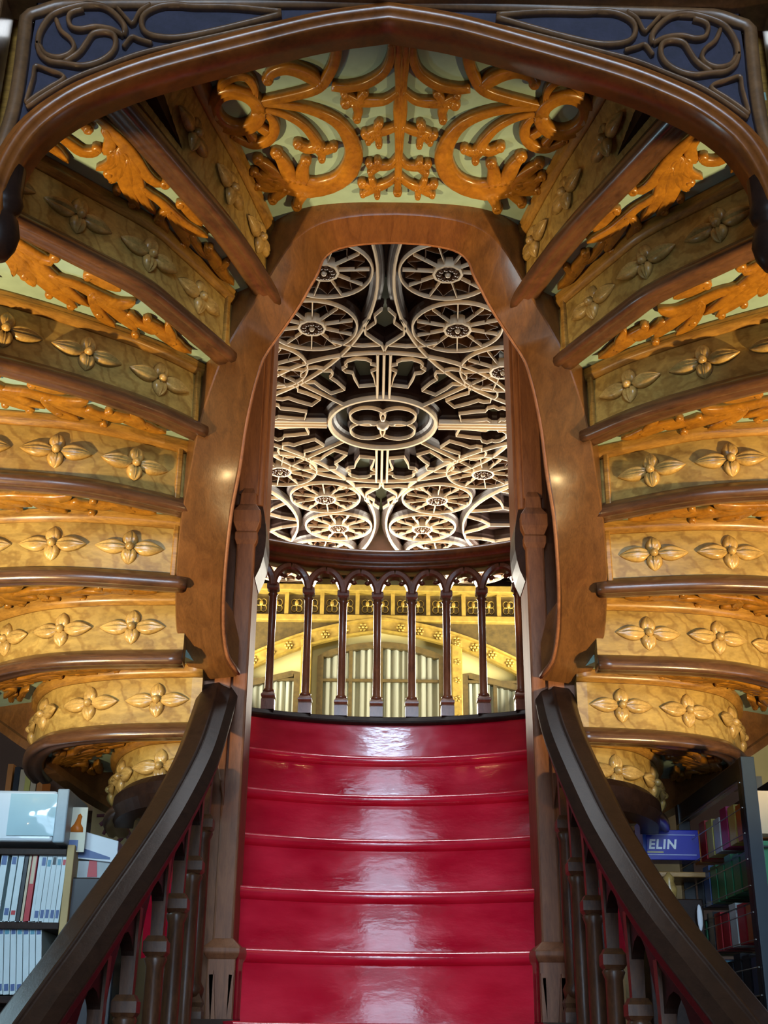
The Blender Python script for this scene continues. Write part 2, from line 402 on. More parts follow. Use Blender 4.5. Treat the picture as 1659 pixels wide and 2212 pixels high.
cs = [([(280, 240), (380, 247), (500, 268), (600, 315), (655, 385), (672, 455), (645, 525), (585, 568), (500, 585), (420, 570), (350, 550)], [16, 24, 34, 44, 54, 66, 76, 84, 100, 130, 90]),
      ([(300, 258), (400, 288), (470, 330), (515, 385), (530, 420)], [12, 24, 28, 34, 44]),
      ([(530, 415), (490, 425), (450, 408)], [44, 40, 30]), ([(530, 420), (560, 430), (592, 420)], [40, 36, 26]), ([(525, 420), (545, 445), (545, 465)], [36, 36, 22]),
      ([(280, 265), (335, 290), (358, 340), (335, 390), (275, 408), (220, 388), (195, 370)], [12, 30, 40, 42, 38, 32, 20]),
      ([(330, 360), (300, 340), (290, 315)], [30, 30, 22]), ([(270, 390), (250, 360), (240, 345)], [36, 26, 20]),
      ([(282, 240), (280, 185), (250, 140), (200, 135), (150, 165), (140, 195)], [14, 24, 34, 34, 30, 26]),
      ([(280, 240), (420, 215), (530, 182), (578, 120), (600, 60), (605, 0)], [20, 34, 38, 40, 40, 40]),
      ([(545, 170), (480, 125), (410, 105), (350, 120), (330, 150)], [36, 60, 54, 40, 34]),
      ([(585, 175), (640, 180), (720, 165), (790, 120), (820, 60), (825, 0)], [30, 34, 36, 34, 32, 30]),
      ([(400, 560), (330, 500), (290, 470)], [60, 50, 30]), ([(420, 550), (390, 480), (365, 445)], [70, 56, 36]), ([(460, 560), (470, 510), (482, 475)], [70, 50, 32]),
      ([(380, 560), (320, 540), (275, 520)], [50, 36, 26]), ([(380, 575), (330, 580), (290, 575)], [50, 40, 24]), ([(400, 580), (370, 610), (350, 630)], [60, 46, 30]), ([(470, 600), (455, 630), (445, 655)], [60, 44, 34]),
      ([(848, -40), (850, 60), (853, 150), (853, 210), (848, 300), (848, 400), (848, 500), (848, 600)], [40, 34, 30, 40, 26, 24, 28, 26]),
      ([(850, 195), (800, 230), (740, 238), (680, 235), (640, 245)], [20, 26, 34, 44, 30]), ([(700, 240), (700, 220), (715, 200)], [30, 30, 26]), ([(690, 240), (660, 220), (635, 205)], [34, 30, 24]),
      ([(680, 240), (690, 275), (685, 305)], [40, 36, 24]),
      ([(846, 335), (800, 352), (760, 358), (720, 368)], [24, 30, 44, 26]), ([(770, 355), (765, 335), (775, 325)], [30, 28, 22]), ([(760, 360), (770, 390), (772, 408)], [34, 30, 20]), ([(760, 360), (740, 385), (730, 395)], [30, 26, 20]),
      ([(846, 460), (820, 490), (780, 495), (735, 485)], [22, 26, 34, 26]), ([(770, 495), (750, 510), (738, 518)], [28, 26, 20]), ([(775, 490), (765, 475)], [26, 20]),
      ([(846, 530), (810, 560), (760, 578), (705, 565)], [22, 28, 40, 26]), ([(760, 575), (730, 595), (708, 605)], [34, 30, 20]), ([(765, 580), (765, 600), (765, 612)], [30, 26, 20]), ([(755, 575), (745, 560), (742, 545)], [30, 24, 20])]
mb = MB(); mb.smooth = True
def both(mb, fn):
    n0 = len(mb.v); f0 = len(mb.f); fn()
    vs = [Vector((-p.x, p.y, p.z)) for p in mb.v[n0:]]; fs = [[i-n0 for i in f][::-1] for f in mb.f[f0:]]
    mb.add(vs, fs)
pxm = .5425/F*2.75
def scroll(pts, ws):
    q = [U(*c6(x, y), H=T8)+DN*.0005 for x, y in pts]
    if len(q) == 2: q = [q[0], (q[0]+q[1])/2, q[1]]; ws = [ws[0], (ws[0]+ws[1])/2, ws[1]]
    n = 26 if len(q) > 4 else 10
    P = smooth(q, n); Wd = []
    for i in range(n):
        x = i/(n-1)*(len(ws)-1); j = min(len(ws)-2, int(x)); Wd.append((ws[j]*(1-x+j)+ws[j+1]*(x-j))*pxm*1.12)
    Wd[-1] *= .6
    mb.stroke(P, Wd, DN, .023)
    mb.disc(P[-1], Wd[-2]*.62, DN, .024)
for pts, ws in cs:
    both(mb, lambda: scroll(pts, ws))
def knot():
    c = U(*c6(205, 270), H=T8); pts = [c+Vector((math.cos(a)*.050, math.sin(a)*.058, 0)) for a in [2*math.pi*i/24 for i in range(25)]]
    mb.stroke(pts, [.034]*25, DN, .028)
both(mb, knot)
mb.build('scroll_carving', M['orange'], so)

# ------------------------------------------------------------------ oval rim of the stairwell
rp = [(430, 1470, .93), (398, 1425, .955), (384, 1370, .99), (381, 1300, 1.04), (384, 1220, 1.10), (394, 1120, 1.18), (411, 1030, 1.255), (430, 930, 1.355), (455, 845, 1.45), (488, 760, 1.555), (525, 695, 1.64), (562, 637, 1.705), (600, 572, 1.785), (640, 518, 1.835), (695, 483, 1.865), (770, 468, 1.88), (850, 464, 1.885)]
RY = {1470: 3.25, 1425: 3.17, 1370: 3.095, 1300: 3.01, 1220: 2.93, 1120: 2.85, 1030: 2.79, 930: 2.74}
RY.update({845: 2.70, 760: 2.665, 695: 2.635, 637: 2.60, 572: 2.56, 518: 2.525, 483: 2.503, 468: 2.492, 464: 2.49})
left = [U(x, y, Y=RY[y]) for x, y, h in rp]
left = smooth(left, 60); left[-1].x = 0
ringp = left + [Vector((-p.x, p.y, p.z)) for p in reversed(left[:-1])]
rim = thing('stairwell_rim', 'broad egg-shaped polished brown wooden rim framing the open stairwell', 'stair rim', (0, 2.5, W(1.885)))
mb = MB(); mb.smooth = False
# inside is to the right of travel on the left side (negative n); board body
mb.sweep(ringp, [(0, 0), (-.003, .006), (-.003, .185), (.09, .185), (.115, .10), (.115, .004), (.111, 0)])
o = mb.build('rim_board', M['rim'], rim)
for p in o.data.polygons: p.use_smooth = True
o.modifiers.new('es', 'EDGE_SPLIT').split_angle = math.radians(35)
mb = MB(); mb.smooth = True
mb.sweep([p+Vector((0, 0, .010)) for p in ringp], [(.115, -.006), (.121, -.008), (.124, -.004), (.123, .004), (.115, .008)])
mb.build('inner_bead', M['post'], rim)

# ------------------------------------------------------------------ newel posts
PY0, PY1 = 3.26, 3.42
def make_post(mirror):
    side = 'right' if mirror else 'left'
    root = thing('newel_post', 'tall brown wooden newel post on the %s edge of the red steps' % side, 'post', ((1 if mirror else -1)*.39, 3.33, W(-.6)))
    x0, x1 = U(500, 1350, Y=PY0).x, U(541, 1350, Y=PY0).x
    mb = MB(); mb.box(x0, x1, PY0, PY1, W(.27), W(1.36)); mb.build('shaft', M['post'], root, mirror, .006)
    # chamfered front arris
    mb = MB(); mb.box(x0-.035, x0+.002, PY0+.03, PY1, W(-.1), W(1.36)); mb.build('side_fillet', M['post'], root, mirror, .004)
    # collar
    mb = MB()
    def fr(a, z): return [Vector((x0-a, PY0-a, z)), Vector((x1+a, PY0-a, z)), Vector((x1+a, PY1+a, z)), Vector((x0-a, PY1+a, z))]
    mb.loft([fr(.0, W(1.33)), fr(.006, W(1.345)), fr(.006, W(1.365)), fr(.002, W(1.37)), fr(.012, W(1.395)), fr(.012, W(1.43)), fr(-.002, W(1.455)), fr(-.004, W(1.49)), fr(-.012, W(1.51))])
    mb.build('collar', M['post'], root, mirror, .002)
    # bracket swelling towards the stairwell
    mb = MB(); q = []
    for i in range(9):
        u = i/8; q.append((x1+.03*math.sin(math.pi*u)**.8*(1-.3*u)+.002, W(1.24+.26*u)))
    mb.loft([[Vector((x1-.01, PY0+.02, z)), Vector((x, PY0+.03, z)), Vector((x, PY1, z)), Vector((x1-.01, PY1, z))] for x, z in q])
    mb.build('bracket', M['dark'], root, mirror)
    # clustered upper shaft
    mb = MB(); xc = (x0+x1)/2
    mb.box(xc-.03, xc+.026, PY0+.012, PY1, W(1.49), W(2.7))
    mb.box(xc+.020, xc+.048, PY0+.05, PY1+.03, W(1.3), W(2.7))
    mb.box(xc-.062, xc-.028, PY0+.05, PY1+.03, W(1.3), W(2.7))
    mb.smooth = True
    for dx in (-.032, .030): mb.lathe((xc+dx, PY0+.03, W(1.46)), [(.012, 0), (.012, 1.25)], 10)
    mb.smooth = False
    mb.build('upper_shaft', M['post'], root, mirror, .003)
    # outward cheek the handrail and rim die into
    mb = MB()
    mb.loft([[Vector((x, y, z)) for x, z in ((-.425, W(1.10)), (-.44, W(1.02)), (-.512, W(.955)), (-.512, W(.93)), (-.50, W(.82)), (-.45, W(.72)), (-.425, W(.60)))] for y in (PY0-.01, PY0+.09)])
    mb.build('cheek', M['post'], root, mirror, .003)
    # panelled pedestal
    mb = MB(); mb.box(x0-.005, x1+.012, PY0-.03, PY1+.03, W(-1.0), W(.24))
    mb.loft([[Vector((x0-.005-a, PY0-.03-a, z)), Vector((x1+.012+a, PY0-.03-a, z)), Vector((x1+.012+a, PY1+.03, z)), Vector((x0-.005-a, PY1+.03, z))] for a, z in ((.0, W(.225)), (.012, W(.24)), (.012, W(.252)), (-.01, W(.275)))])
    mb.build('pedestal', M['post'], root, mirror, .003)
    mb = MB()
    for a, b in (((x0+.008, .19), (x1, -.35)), ((x1, .19), (x0+.008, -.35)), ((x0+.006, .20), (x0+.006, -.9)), ((x1+.004, .20), (x1+.004, -.9))):
        pa, pb = Vector((a[0], PY0-.032, W(a[1]))), Vector((b[0], PY0-.032, W(b[1])))
        mb.vsweep([pa, (pa+pb)/2, pb], [(-.006, .004), (-.006, -.008), (.006, -.008), (.006, .004)])
    mb.build('carved_panel', M['post'], root, mirror)
make_post(False); make_post(True)

# ------------------------------------------------------------------ red flight
R0, TR = .17, .22
stair = thing('staircase', 'lower flight of glossy red painted steps with concave rounded nosings', 'staircase', (0, 2.6, W(-1.5)))
def step_path(Yc, hw, sag=.11, n=24):
    return [Vector((hw*(2*i/(n-1)-1), Yc-sag*((2*i/(n-1)-1)*hw/.42)**2, 0)) for i in range(n)]
for k in range(1, 12):
    Hn = .93-(k-1)*R0; Yn = 4.14-(k-1)*TR
    hw = .52 if k <= 4 else .347
    P = step_path(Yn, hw); P = [p+Vector((0, 0, W(Hn))) for p in P]
    mb = MB(); mb.smooth = True
    # n (rotate tangent +90) points +Y here: nosing projects to -Y
    pr = [(.25, 0), (-.006, 0), (-.018, -.004), (-.024, -.012), (-.024, -.020), (-.018, -.028), (-.008, -.032), (.0, -.034), (.004, -.044), (.004, -R0-.004), (.25, -R0-.004)]
    mb.sweep(P, pr)
    st = mb.build('step', M['red'], stair)
    for p in st.data.polygons:
        p.use_smooth = True
    st.modifiers.new('es', 'EDGE_SPLIT').split_angle = math.radians(40)
# kerb behind the landing
mb = MB(); P = [p+Vector((0, 0, W(1.13))) for p in step_path(4.52, .75, .09)]
mb.smooth = True; mb.sweep(P, [(0, -.30), (.0, -.2), (0, -.1), (0, 0)], None, False, False, False); mb.smooth = False; mb.sweep([p+Vector((0, .002, 0)) for p in P], [(.08, 0), (.0, 0), (.0, -.30), (.08, -.30)]); mb.build('landing_kerb', M['red'], stair)
mb = MB(); mb.box(-.75, .75, 4.3, 4.6, W(.80), W(.9)); mb.build('landing', M['red'], stair)
# side strings of the flight behind the posts
for m in (False, True):
    mb = MB()
    mb.loft([[Vector((x, y, z)) for y, z in ((3.36, W(-1.0)), (4.5, W(-.2)), (4.5, W(1.0)), (4.1, W(1.0)), (3.36, W(.42)))] for x in (-.56, -.515)])
    mb.build('side_string', M['dark'], stair, m)
    mb = MB()
    mb.loft([[Vector((x, y, z)) for y, z in ((3.225, W(-1.1)), (3.225, W(.09)), (3.03, W(.085)), (1.7, W(-.93)), (1.7, W(-1.5)), (3.225, W(-1.5)))] for x in (-.50, -.348)])
    mb.build('side_string', M['dark'], stair, m)

# ------------------------------------------------------------------ landing balustrade
bal = thing('balustrade', 'concave gothic-arched wooden balustrade standing at the top of the red steps', 'balustrade', (0, 4.5, W(1.13)))
SB = .09
def by(x): return 4.52-SB*(x/.42)**2
def bpath(z, hw=.74): return [Vector((hw*(2*i/40-1), by(hw*(2*i/40-1)), z)) for i in range(41)]
mb = MB(); mb.smooth = True; mb.sweep(bpath(W(1.13)), [(.06, .0), (-.03, 0), (-.034, .006), (-.03, .014), (-.022, .018), (-.02, .026), (-.012, .03), (.05, .03)])
mb.build('base_rail', M['dark'], bal)
mb = MB(); mb.smooth = True; mb.sweep(bpath(W(1.735)), [(.05, 0), (-.02, 0), (-.03, .008), (-.03, .018), (-.02, .028), (-.03, .036), (-.045, .046), (-.048, .062), (-.04, .076), (-.02, .084), (.05, .084)])
mb.build('top_rail', M['arch'], bal)
sp = .131
for j in range(-5, 6):
    x = -.032+sp*j; y = by(x)+.005
    mb = MB(); z = W(1.16)
    mb.lathe((x, y, z), [(.034, 0), (.034, .038), (.028, .042), (.036, .05), (.036, .056), (.024, .066), (.018, .07)], 8, True)
    mb.smooth = True
    mb.lathe((x, y, z+.066), [(.02, 0), (.022, .008), (.0145, .016), (.0135, .2), (.0145, .374), (.02, .38), (.0145, .386), (.018, .396)], 12)
    mb.smooth = False
    mb.lathe((x, y, z+.458), [(.020, 0), (.032, .008), (.032, .026), (.026, .032)], 8, True)
    mb.build('baluster', M['balus'], bal)
    # pointed arch to the next baluster
    xa, xb = x+.012, x+sp-.012; zc = W(1.65); xm = x+sp/2
    mb = MB()
    def arc(sgn, r0, r1, z0):
        pts = []
        for i in range(9):
            u = i/8
            px = (x if sgn > 0 else x+sp) + sgn*(sp/2)*(1-math.cos(u*math.pi/2*.98))**.9
            pts.append(Vector((px, by(px), z0+.085*math.sin(u*math.pi/2))))
        return pts
    for sgn in (1, -1):
        P = arc(sgn, 0, 0, zc-.012)
        mb.vsweep(P, [(-.014, -.02), (-.007, -.028), (.007, -.028), (.014, -.02), (.014, .022), (-.014, .022)])
        # cusp
        cx = x+sp/2+(-sgn)*.026; mb.blob((cx, by(cx), zc+.036), .012, .014, .008)
    mb.build('arch', M['balus'], bal)

# ------------------------------------------------------------------ lower handrails with balusters
def make_rail(mirror):
    side = 'right' if mirror else 'left'
    root = thing('stair_railing', 'dark heavy handrail with turned balusters flaring down the %s of the red steps' % side, 'railing', ((1 if mirror else -1)*.5, 2.4, W(-.6)))
    def on_slope(x, y):
        lo, hi = .8, 3.6
        for _ in range(40):
            m = (lo+hi)/2; p = U(x, y, Y=m)
            if p.z-EYE > .90-.77*(3.27-m): lo = m
            else: hi = m
        return U(x, y, Y=(lo+hi)/2)
    ctr = [on_slope(x, y) for x, y in ((474, 1495), (452, 1570), (422, 1655), (362, 1770), (292, 1880), (210, 2000), (146, 2095), (78, 2190), (-20, 2330))]
    if mirror:
        ctr = [on_slope(x, y) for x, y in ((1192, 1490), (1221, 1600), (1287, 1750), (1340, 1850), (1436, 2000), (1560, 2160), (1680, 2310))]
        ctr = [Vector((-p.x, p.y, p.z)) for p in ctr]
    ctr = smooth(ctr, 48)
    mb = MB(); mb.smooth = False
    mb.sweep(ctr, [(-.055, .012), (-.04, .034), (.002, .042), (.006, .036), (.034, .024), (.052, .0), (.044, -.03), (.02, -.05), (-.03, -.05), (-.05, -.02)])
    mb.build('handrail', M['dark'], root, mirror, .003)
    mb = MB(); mb.sweep([p+Vector((0, 0, -.05)) for p in ctr], [(-.022, 0), (.018, 0), (.018, -.02), (-.022, -.02)]); mb.build('under_rail', M['dark'], root, mirror)
    for i, y in enumerate((3.12, 2.98, 2.84, 2.70, 2.56, 2.42, 2.28, 2.14)):
        q = min(ctr, key=lambda p: abs(p.y-y)); x = q.x+.0; zt = q.z-.075; zb = zt-.66
        mb = MB()
        mb.lathe((x, y, zt-.16), [(.018, 0), (.022, .16)], 8, True)
        mb.lathe((x, y, zt-.20), [(.026, 0), (.034, .008), (.034, .028), (.028, .034), (.024, .04)], 8, True)
        mb.smooth = True
        mb.lathe((x, y, zb+.08), [(.022, 0), (.026, .02), (.018, .035), (.019, .2), (.018, .36), (.024, .375), (.018, .385)], 12)
        mb.smooth = False
        mb.lathe((x, y, zb-.06), [(.036, 0), (.036, .11), (.030, .12), (.036, .13), (.024, .15)], 8, True)
        mb.build('baluster', M['turned'], root, mirror)
        # cusped spandrel below the rail
        if i < 7:
            y2 = y-.14; q2 = min(ctr, key=lambda p: abs(p.y-y2))
            mb = MB(); P = []
            for s in range(9):
                u = s/8; yy = y+(y2-y)*u; xx = q.x+(q2.x-q.x)*u; zz = (q.z+(q2.z-q.z)*u)-.20+.12*math.sin(math.pi*u)**.8
                P.append(Vector((xx, yy, zz)))
            top = [Vector((p.x, p.y, q.z+(q2.z-q.z)*(s/8)-.06)) for s, p in enumerate(P)]
            e = Vector((.012, 0, 0))
            mb.loft([[a-e, a+e, b+e, b-e] for a, b in zip(P, top)]); mb.build('arched_spandrel', M['dark'], root, mirror)
make_rail(False); make_rail(True)

# ------------------------------------------------------------------ carved arch in front
YA = 1.86
arch = thing('carved_arch', 'pointed dark wooden arch with traceried spandrels across the top foreground', 'arch', (0, YA, W(1.85)))
AX = -.018
def ua(x, y, yy=YA): p = U(x, y, Y=yy); p.x -= AX*0; return p
edge = [(840, 42), (700, 62), (550, 98), (350, 150), (240, 188), (160, 225), (85, 280), (38, 345), (8, 420), (-2, 500)]
# arch is symmetric about its own apex line
apex = ua(840, 42); xa = apex.x
L = [ua(x, y) for x, y in edge]; L = smooth(L, 40)
full = L[::-1] + [Vector((2*xa-p.x, p.y, p.z)) for p in L[1:]]
mb = MB(); mb.smooth = True
ax = Vector((0, 1, 0))
# in-plane side n = axis x t ; path runs left->right so n points up
mb.vsweep(full, [(0, .0), (0, .065), (.045, .07), (.045, .0), (.040, -.006), (.034, -.002), (.030, -.010), (.024, -.018), (.016, -.020), (.009, -.014), (.007, -.004), (.003, -.005)])
mb.build('arch_moulding', M['arch'], arch, False, 0)
# spandrel ground board
mb = MB()
zt = W(2.35)
for side in (0, 1):
    pts = L if side == 0 else [Vector((2*xa-p.x, p.y, p.z)) for p in L]
    mb.loft([[Vector((p.x, YA+.012, p.z+.01)), Vector((p.x, YA+.012, zt)), Vector((p.x, YA+.06, zt)), Vector((p.x, YA+.06, p.z+.01))] for p in pts])
mb.build('spandrel_board', M['spandrel'], arch)
# tracery traced on the left spandrel, mirrored to the right about the apex
def c1(x, y): return x*.2532, y*.2532   # from the close view of the upper-left corner
tr = [([(-40, 1400), (60, 1150), (130, 900), (180, 600), (215, 300), (235, 160), (330, 120), (520, 60), (700, 55), (1100, 50), (1659, 48), (2300, 42), (3300, 40)], 110),
      ([(330, 420), (350, 300), (440, 170), (560, 110), (740, 70), (900, 90), (1010, 170), (1070, 260), (1060, 330)], 50),
      ([(330, 400), (350, 480), (430, 550), (560, 570), (700, 590), (840, 560), (940, 500), (990, 420), (980, 330), (900, 300), (800, 320), (740, 400), (680, 480), (560, 560)], 46),
      ([(490, 200), (530, 290), (610, 360), (640, 430), (600, 490), (500, 520), (400, 490), (350, 420)], 40),
      ([(1060, 330), (960, 280), (820, 260), (700, 280), (620, 260), (590, 190), (620, 140), (720, 110)], 40),
      ([(2400, 130), (2000, 90), (1659, 85), (1500, 70), (1350, 90), (1230, 160), (1220, 260), (1300, 330), (1500, 350), (1750, 310), (2050, 240), (2400, 150)], 46),
      ([(1010, 100), (1100, 200), (1140, 230), (1200, 130), (1290, 70)], 34),
      ([(1060, 430), (1130, 350), (1200, 370), (1300, 400)], 34),
      ([(230, 900), (290, 700), (310, 600), (400, 620), (560, 690), (430, 780), (320, 850), (230, 920)], 34),
      ([(240, 950), (400, 840), (640, 700), (900, 600), (1200, 490), (1500, 420), (1900, 330), (2400, 230), (3200, 150)], 34)]
mb = MB(); mb.smooth = True
for pts, w in tr:
    P = smooth([ua(*c1(x, y), yy=YA+.012) for x, y in pts], max(30, len(pts)*5))
    sc = w*1.2*.2532/F*2.35
    pf = [(-sc/2, 0), (-sc*.42, -.010), (-sc*.15, -.016), (sc*.15, -.016), (sc*.42, -.010), (sc/2, 0)]
    mb.vsweep(P, pf)
    mb.vsweep([Vector((2*xa-p.x, p.y, p.z)) for p in P], pf)
mb.build('tracery', M['tracery_dark'], arch)
# top rail, side stiles
mb = MB()
za = ua(840, 8).z
mb.box(xa-1.0, xa+1.0, YA-.03, YA+.06, za, za+.2)
mb.build('top_rail', M['tracery_dark'], arch, False, .005)
for s in (-1, 1):
    mb = MB(); a, b = sorted((xa+s*.74, xa+s*1.9)); mb.box(a, b, YA+.08, YA+.14, W(1.55), W(2.6)); mb.build('side_panel', M['mould'], arch)
    mb = MB()
    xl = xa-ua(30, 100).x
    mb.box(xa+s*(xl+.03) if s > 0 else xa-(xl+.16), xa+s*(xl+.03) if s < 0 else xa+(xl+.16), YA-.02, YA+.06, W(1.25), W(2.4))
    mb.build('side_stile', M['tracery_dark'], arch, False, .006)
    mb = MB(); mb.smooth = True
    c = ua(0, 480); cx = c.x if s < 0 else 2*xa-c.x
    mb.lathe((cx+s*.008, YA+.03, c.z-.06), [(.002, 0), (.02, .006), (.032, .03), (.036, .055), (.03, .085), (.02, .10), (.03, .11), (.034, .125), (.03, .14), (.03, .2)], 20)
    mb.build('pendant', M['dark'], arch)
mb = MB(); mb.smooth = True; mb.blob((xa-.02, YA-.03, za+.012), .022, .02, .02); mb.build('boss', M['dark'], arch)

# ------------------------------------------------------------------ room shell
HC = 4.5
GLASS = 7
def shell(name, b, m):
    mb = MB(); mb.box(*b); return struct(mb.build(name, m))
shell('floor', (-4.6, 4.6, -7.1, 12.4, -.1, 0), M['floor'])
shell('wall_left', (-4.7, -4.5, -7.1, 12.4, 0, W(HC)+.3), M['brown_wall'])
shell('wall_right', (4.5, 4.7, -7.1, 12.4, 0, W(HC)+.3), M['brown_wall'])
shell('ceiling', (-4.6, 4.6, -7.1, 12.4, W(HC)+.12, W(HC)+.3), M['maroon'])
# front wall with the glazed entrance and its flanking shop windows
GW = 1.5
mb = MB()
for sx in (-1, 1):
    a, b = sorted((sx*4.6, sx*3.3)); mb.box(a, b, -7.2, -7.0, 0, W(HC)+.3)
    a, b = sorted((sx*3.3, sx*GW)); mb.box(a, b, -7.2, -7.0, 0, W(.75)); mb.box(a, b, -7.2, -7.0, W(1.75), W(HC)+.3)
mb.box(-GW, GW, -7.2, -7.0, W(4.0), W(HC)+.3)
struct(mb.build('wall_front', M['brown_wall']))
mb = MB(); mb.box(-GW, GW, -7.16, -7.12, 0, W(4.0)); mb.box(-3.3, -GW, -7.16, -7.12, W(.75), W(1.75)); mb.box(GW, 3.3, -7.16, -7.12, W(.75), W(1.75))
mb.v = []; mb.f = []; mb.mi = []; mb.sm = []
mb.box(-GW, GW, -7.16, -7.12, W(1.9), W(4.0)); mb.cur = 1; mb.box(-GW, GW, -7.16, -7.12, 0, W(1.9)); mb.box(-3.3, -GW, -7.16, -7.12, W(.75), W(1.75)); mb.box(GW, 3.3, -7.16, -7.12, W(.75), W(1.75))
g = struct(mb.build('window_1', [emit('daylight_glass', (.58, .78, 1.0), 24), emit('street_glass', (.6, .78, 1.0), 5)]))
mb = MB()
for x in (-GW, 0, GW): mb.box(x-.04, x+.04, -7.1, -7.02, 0, W(4.0))
for z in (W(.35), W(1.9), W(2.9)): mb.box(-GW, GW, -7.1, -7.02, z-.05, z+.05)
struct(mb.build('door_1', M['dark']))

# ------------------------------------------------------------------ ceiling tracery
CY = 8.53; CZ = W(HC)
board = MB(); board.box(-4.2, 4.2, CY-7.5, CY+3.55, CZ+.10, CZ+.14); o = board.build('ceiling_board', M['maroon'])
trc = thing('ceiling_tracery', 'dark gothic ceiling tracery with cream edged ribs seen through the stairwell', 'ceiling ornament', (0, CY, CZ))
o.parent = trc; o.matrix_parent_inverse = Matrix.Translation(-trc.location)
def rib(mb, pts, w=.03, W2=.09, loop=False, d=.05, g0=0, g1=1):
    w *= .75
    """two-stepped rib: wide dark moulding with a thin cream fillet below it"""
    P = [Vector((p[0], p[1], CZ)) for p in pts]
    mb.cur = g0
    mb.sweep(P, [(-W2/2, .11), (-W2/2, .045), (-W2*.3, .03), (-w*.6, .01), (w*.6, .01), (W2*.3, .03), (W2/2, .045), (W2/2, .11)], None, not loop, loop)
    mb.cur = g1
    mb.sweep(P, [(-w/2, .012), (-w/2, -.0), (-w*.28, -d*.35), (w*.28, -d*.35), (w/2, 0), (w/2, .012)], None, not loop, loop)
    mb.cur = 0
def circ(cx, cy, r, n=40, a0=0, a1=None):
    if a1 is None: return [(cx+r*math.cos(2*math.pi*i/n), cy+r*math.sin(2*math.pi*i/n)) for i in range(n)]
    return [(cx+r*math.cos(a0+(a1-a0)*i/n), cy+r*math.sin(a0+(a1-a0)*i/n)) for i in range(n+1)]
MR = [M['maroon'], M['rib'], M['greyboard'], M['turned']]
# medallion
mb = MB(); mb.smooth = False
rib(mb, circ(0, CY, .41, 48), .045, .10, True, .07)
for a in range(4):
    an = math.pi/4+a*math.pi/2; rib(mb, circ(.165*math.cos(an), CY+.165*math.sin(an), .135, 28), .02, .05, True)
mb.cur = 1; mb.smooth = True; mb.blob((0, CY, CZ-.02), .05, .05, .04)
for a in range(4):
    an = a*math.pi/2; mb.blob((.07*math.cos(an), CY+.07*math.sin(an), CZ-.005), .035 if a % 2 == 0 else .018, .018 if a % 2 == 0 else .035, .02)
mb.cur = 0; mb.smooth = False
mb.build('medallion', MR, trc)
mb = MB(); mb.sweep([Vector((p[0], p[1], CZ)) for p in circ(0, CY, .39, 48)], [(0, .1), (0, .14), (.02, .14), (.02, .1)], None, False, True)
mb.loft([[Vector((.4*math.cos(2*math.pi*i/32), CY+.4*math.sin(2*math.pi*i/32), z)) for i in range(32)] for z in (CZ+.085, CZ+.1)])
mb.build('medallion_ground', M['black'], trc)
# outer frame circle, spokes
mb = MB()
rib(mb, circ(0, CY, 1.05, 64), .025, .08, True)
for a in range(4):
    an = a*math.pi/2; c, s = math.cos(an), math.sin(an)
    for o_ in (-.045, 0, .045):
        rib(mb, [(c*r-s*o_, CY+s*r+c*o_) for r in (.43, .7, 1.04)], .026, .04, False, .07)
for a in range(4):
    an = math.pi/4+a*math.pi/2; c, s = math.cos(an), math.sin(an)
    rib(mb, [(c*r, CY+s*r) for r in (.42, .65, .9)], .022, .12)
mb.build('radial_ribs', MR, trc)
# trefoil-headed lights in every sector, over the grey board
mb = MB()
LT = [(.60, -.036), (.72, -.042), (.80, -.040), (.825, -.066), (.87, -.075), (.90, -.05), (.93, -.056), (.965, -.04), (.99, 0)]
LT = LT+[(a, -b) for a, b in LT[-2::-1]]
for a in range(8):
    for sg in (-.62, .62):
        an = math.pi/8+a*math.pi/4+sg*math.pi/8*.80; c, s_ = math.cos(an), math.sin(an)
        P = [(c*q-s_*w*1.7, CY+s_*q+c*w*1.7) for q, w in LT]
        mb.cur = 2; q = [Vector((x, y, CZ+.08)) for x, y in P]; mb.loft([q, [p+Vector((0, 0, .02)) for p in q]])
        rib(mb, P, .016, .026, True)
mb.build('lancet_lights', MR, trc)
# four big rosettes with wheels tangent inside
RC, RR, WR = 1.95, 1.9, .322
mb = MB()
for sx in (-1, 1):
    for sy in (-1, 1):
        cx, cy = sx*RC, CY+sy*RC
        rib(mb, circ(cx, cy, RR, 96), .026, .09, True)
        rib(mb, circ(cx, cy, RR-2*WR-.06, 72), .022, .07, True)
        rib(mb, circ(cx, cy, .42, 40), .022, .07, True)
        for i in range(15):
            an = 2*math.pi*(i+.5)/15
            rib(mb, [(cx+math.cos(an)*r, cy+math.sin(an)*r) for r in (.42, .7, .95)], .018, .04)
            for s in (-1, 1):
                b = an+s*.16; rib(mb, [(cx+math.cos(an)*.95, cy+math.sin(an)*.95), (cx+math.cos(an+s*.1)*1.05, cy+math.sin(an+s*.1)*1.05), (cx+math.cos(b)*1.19, cy+math.sin(b)*1.19)], .016, .03)
mb.build('great_rosettes', MR, trc)
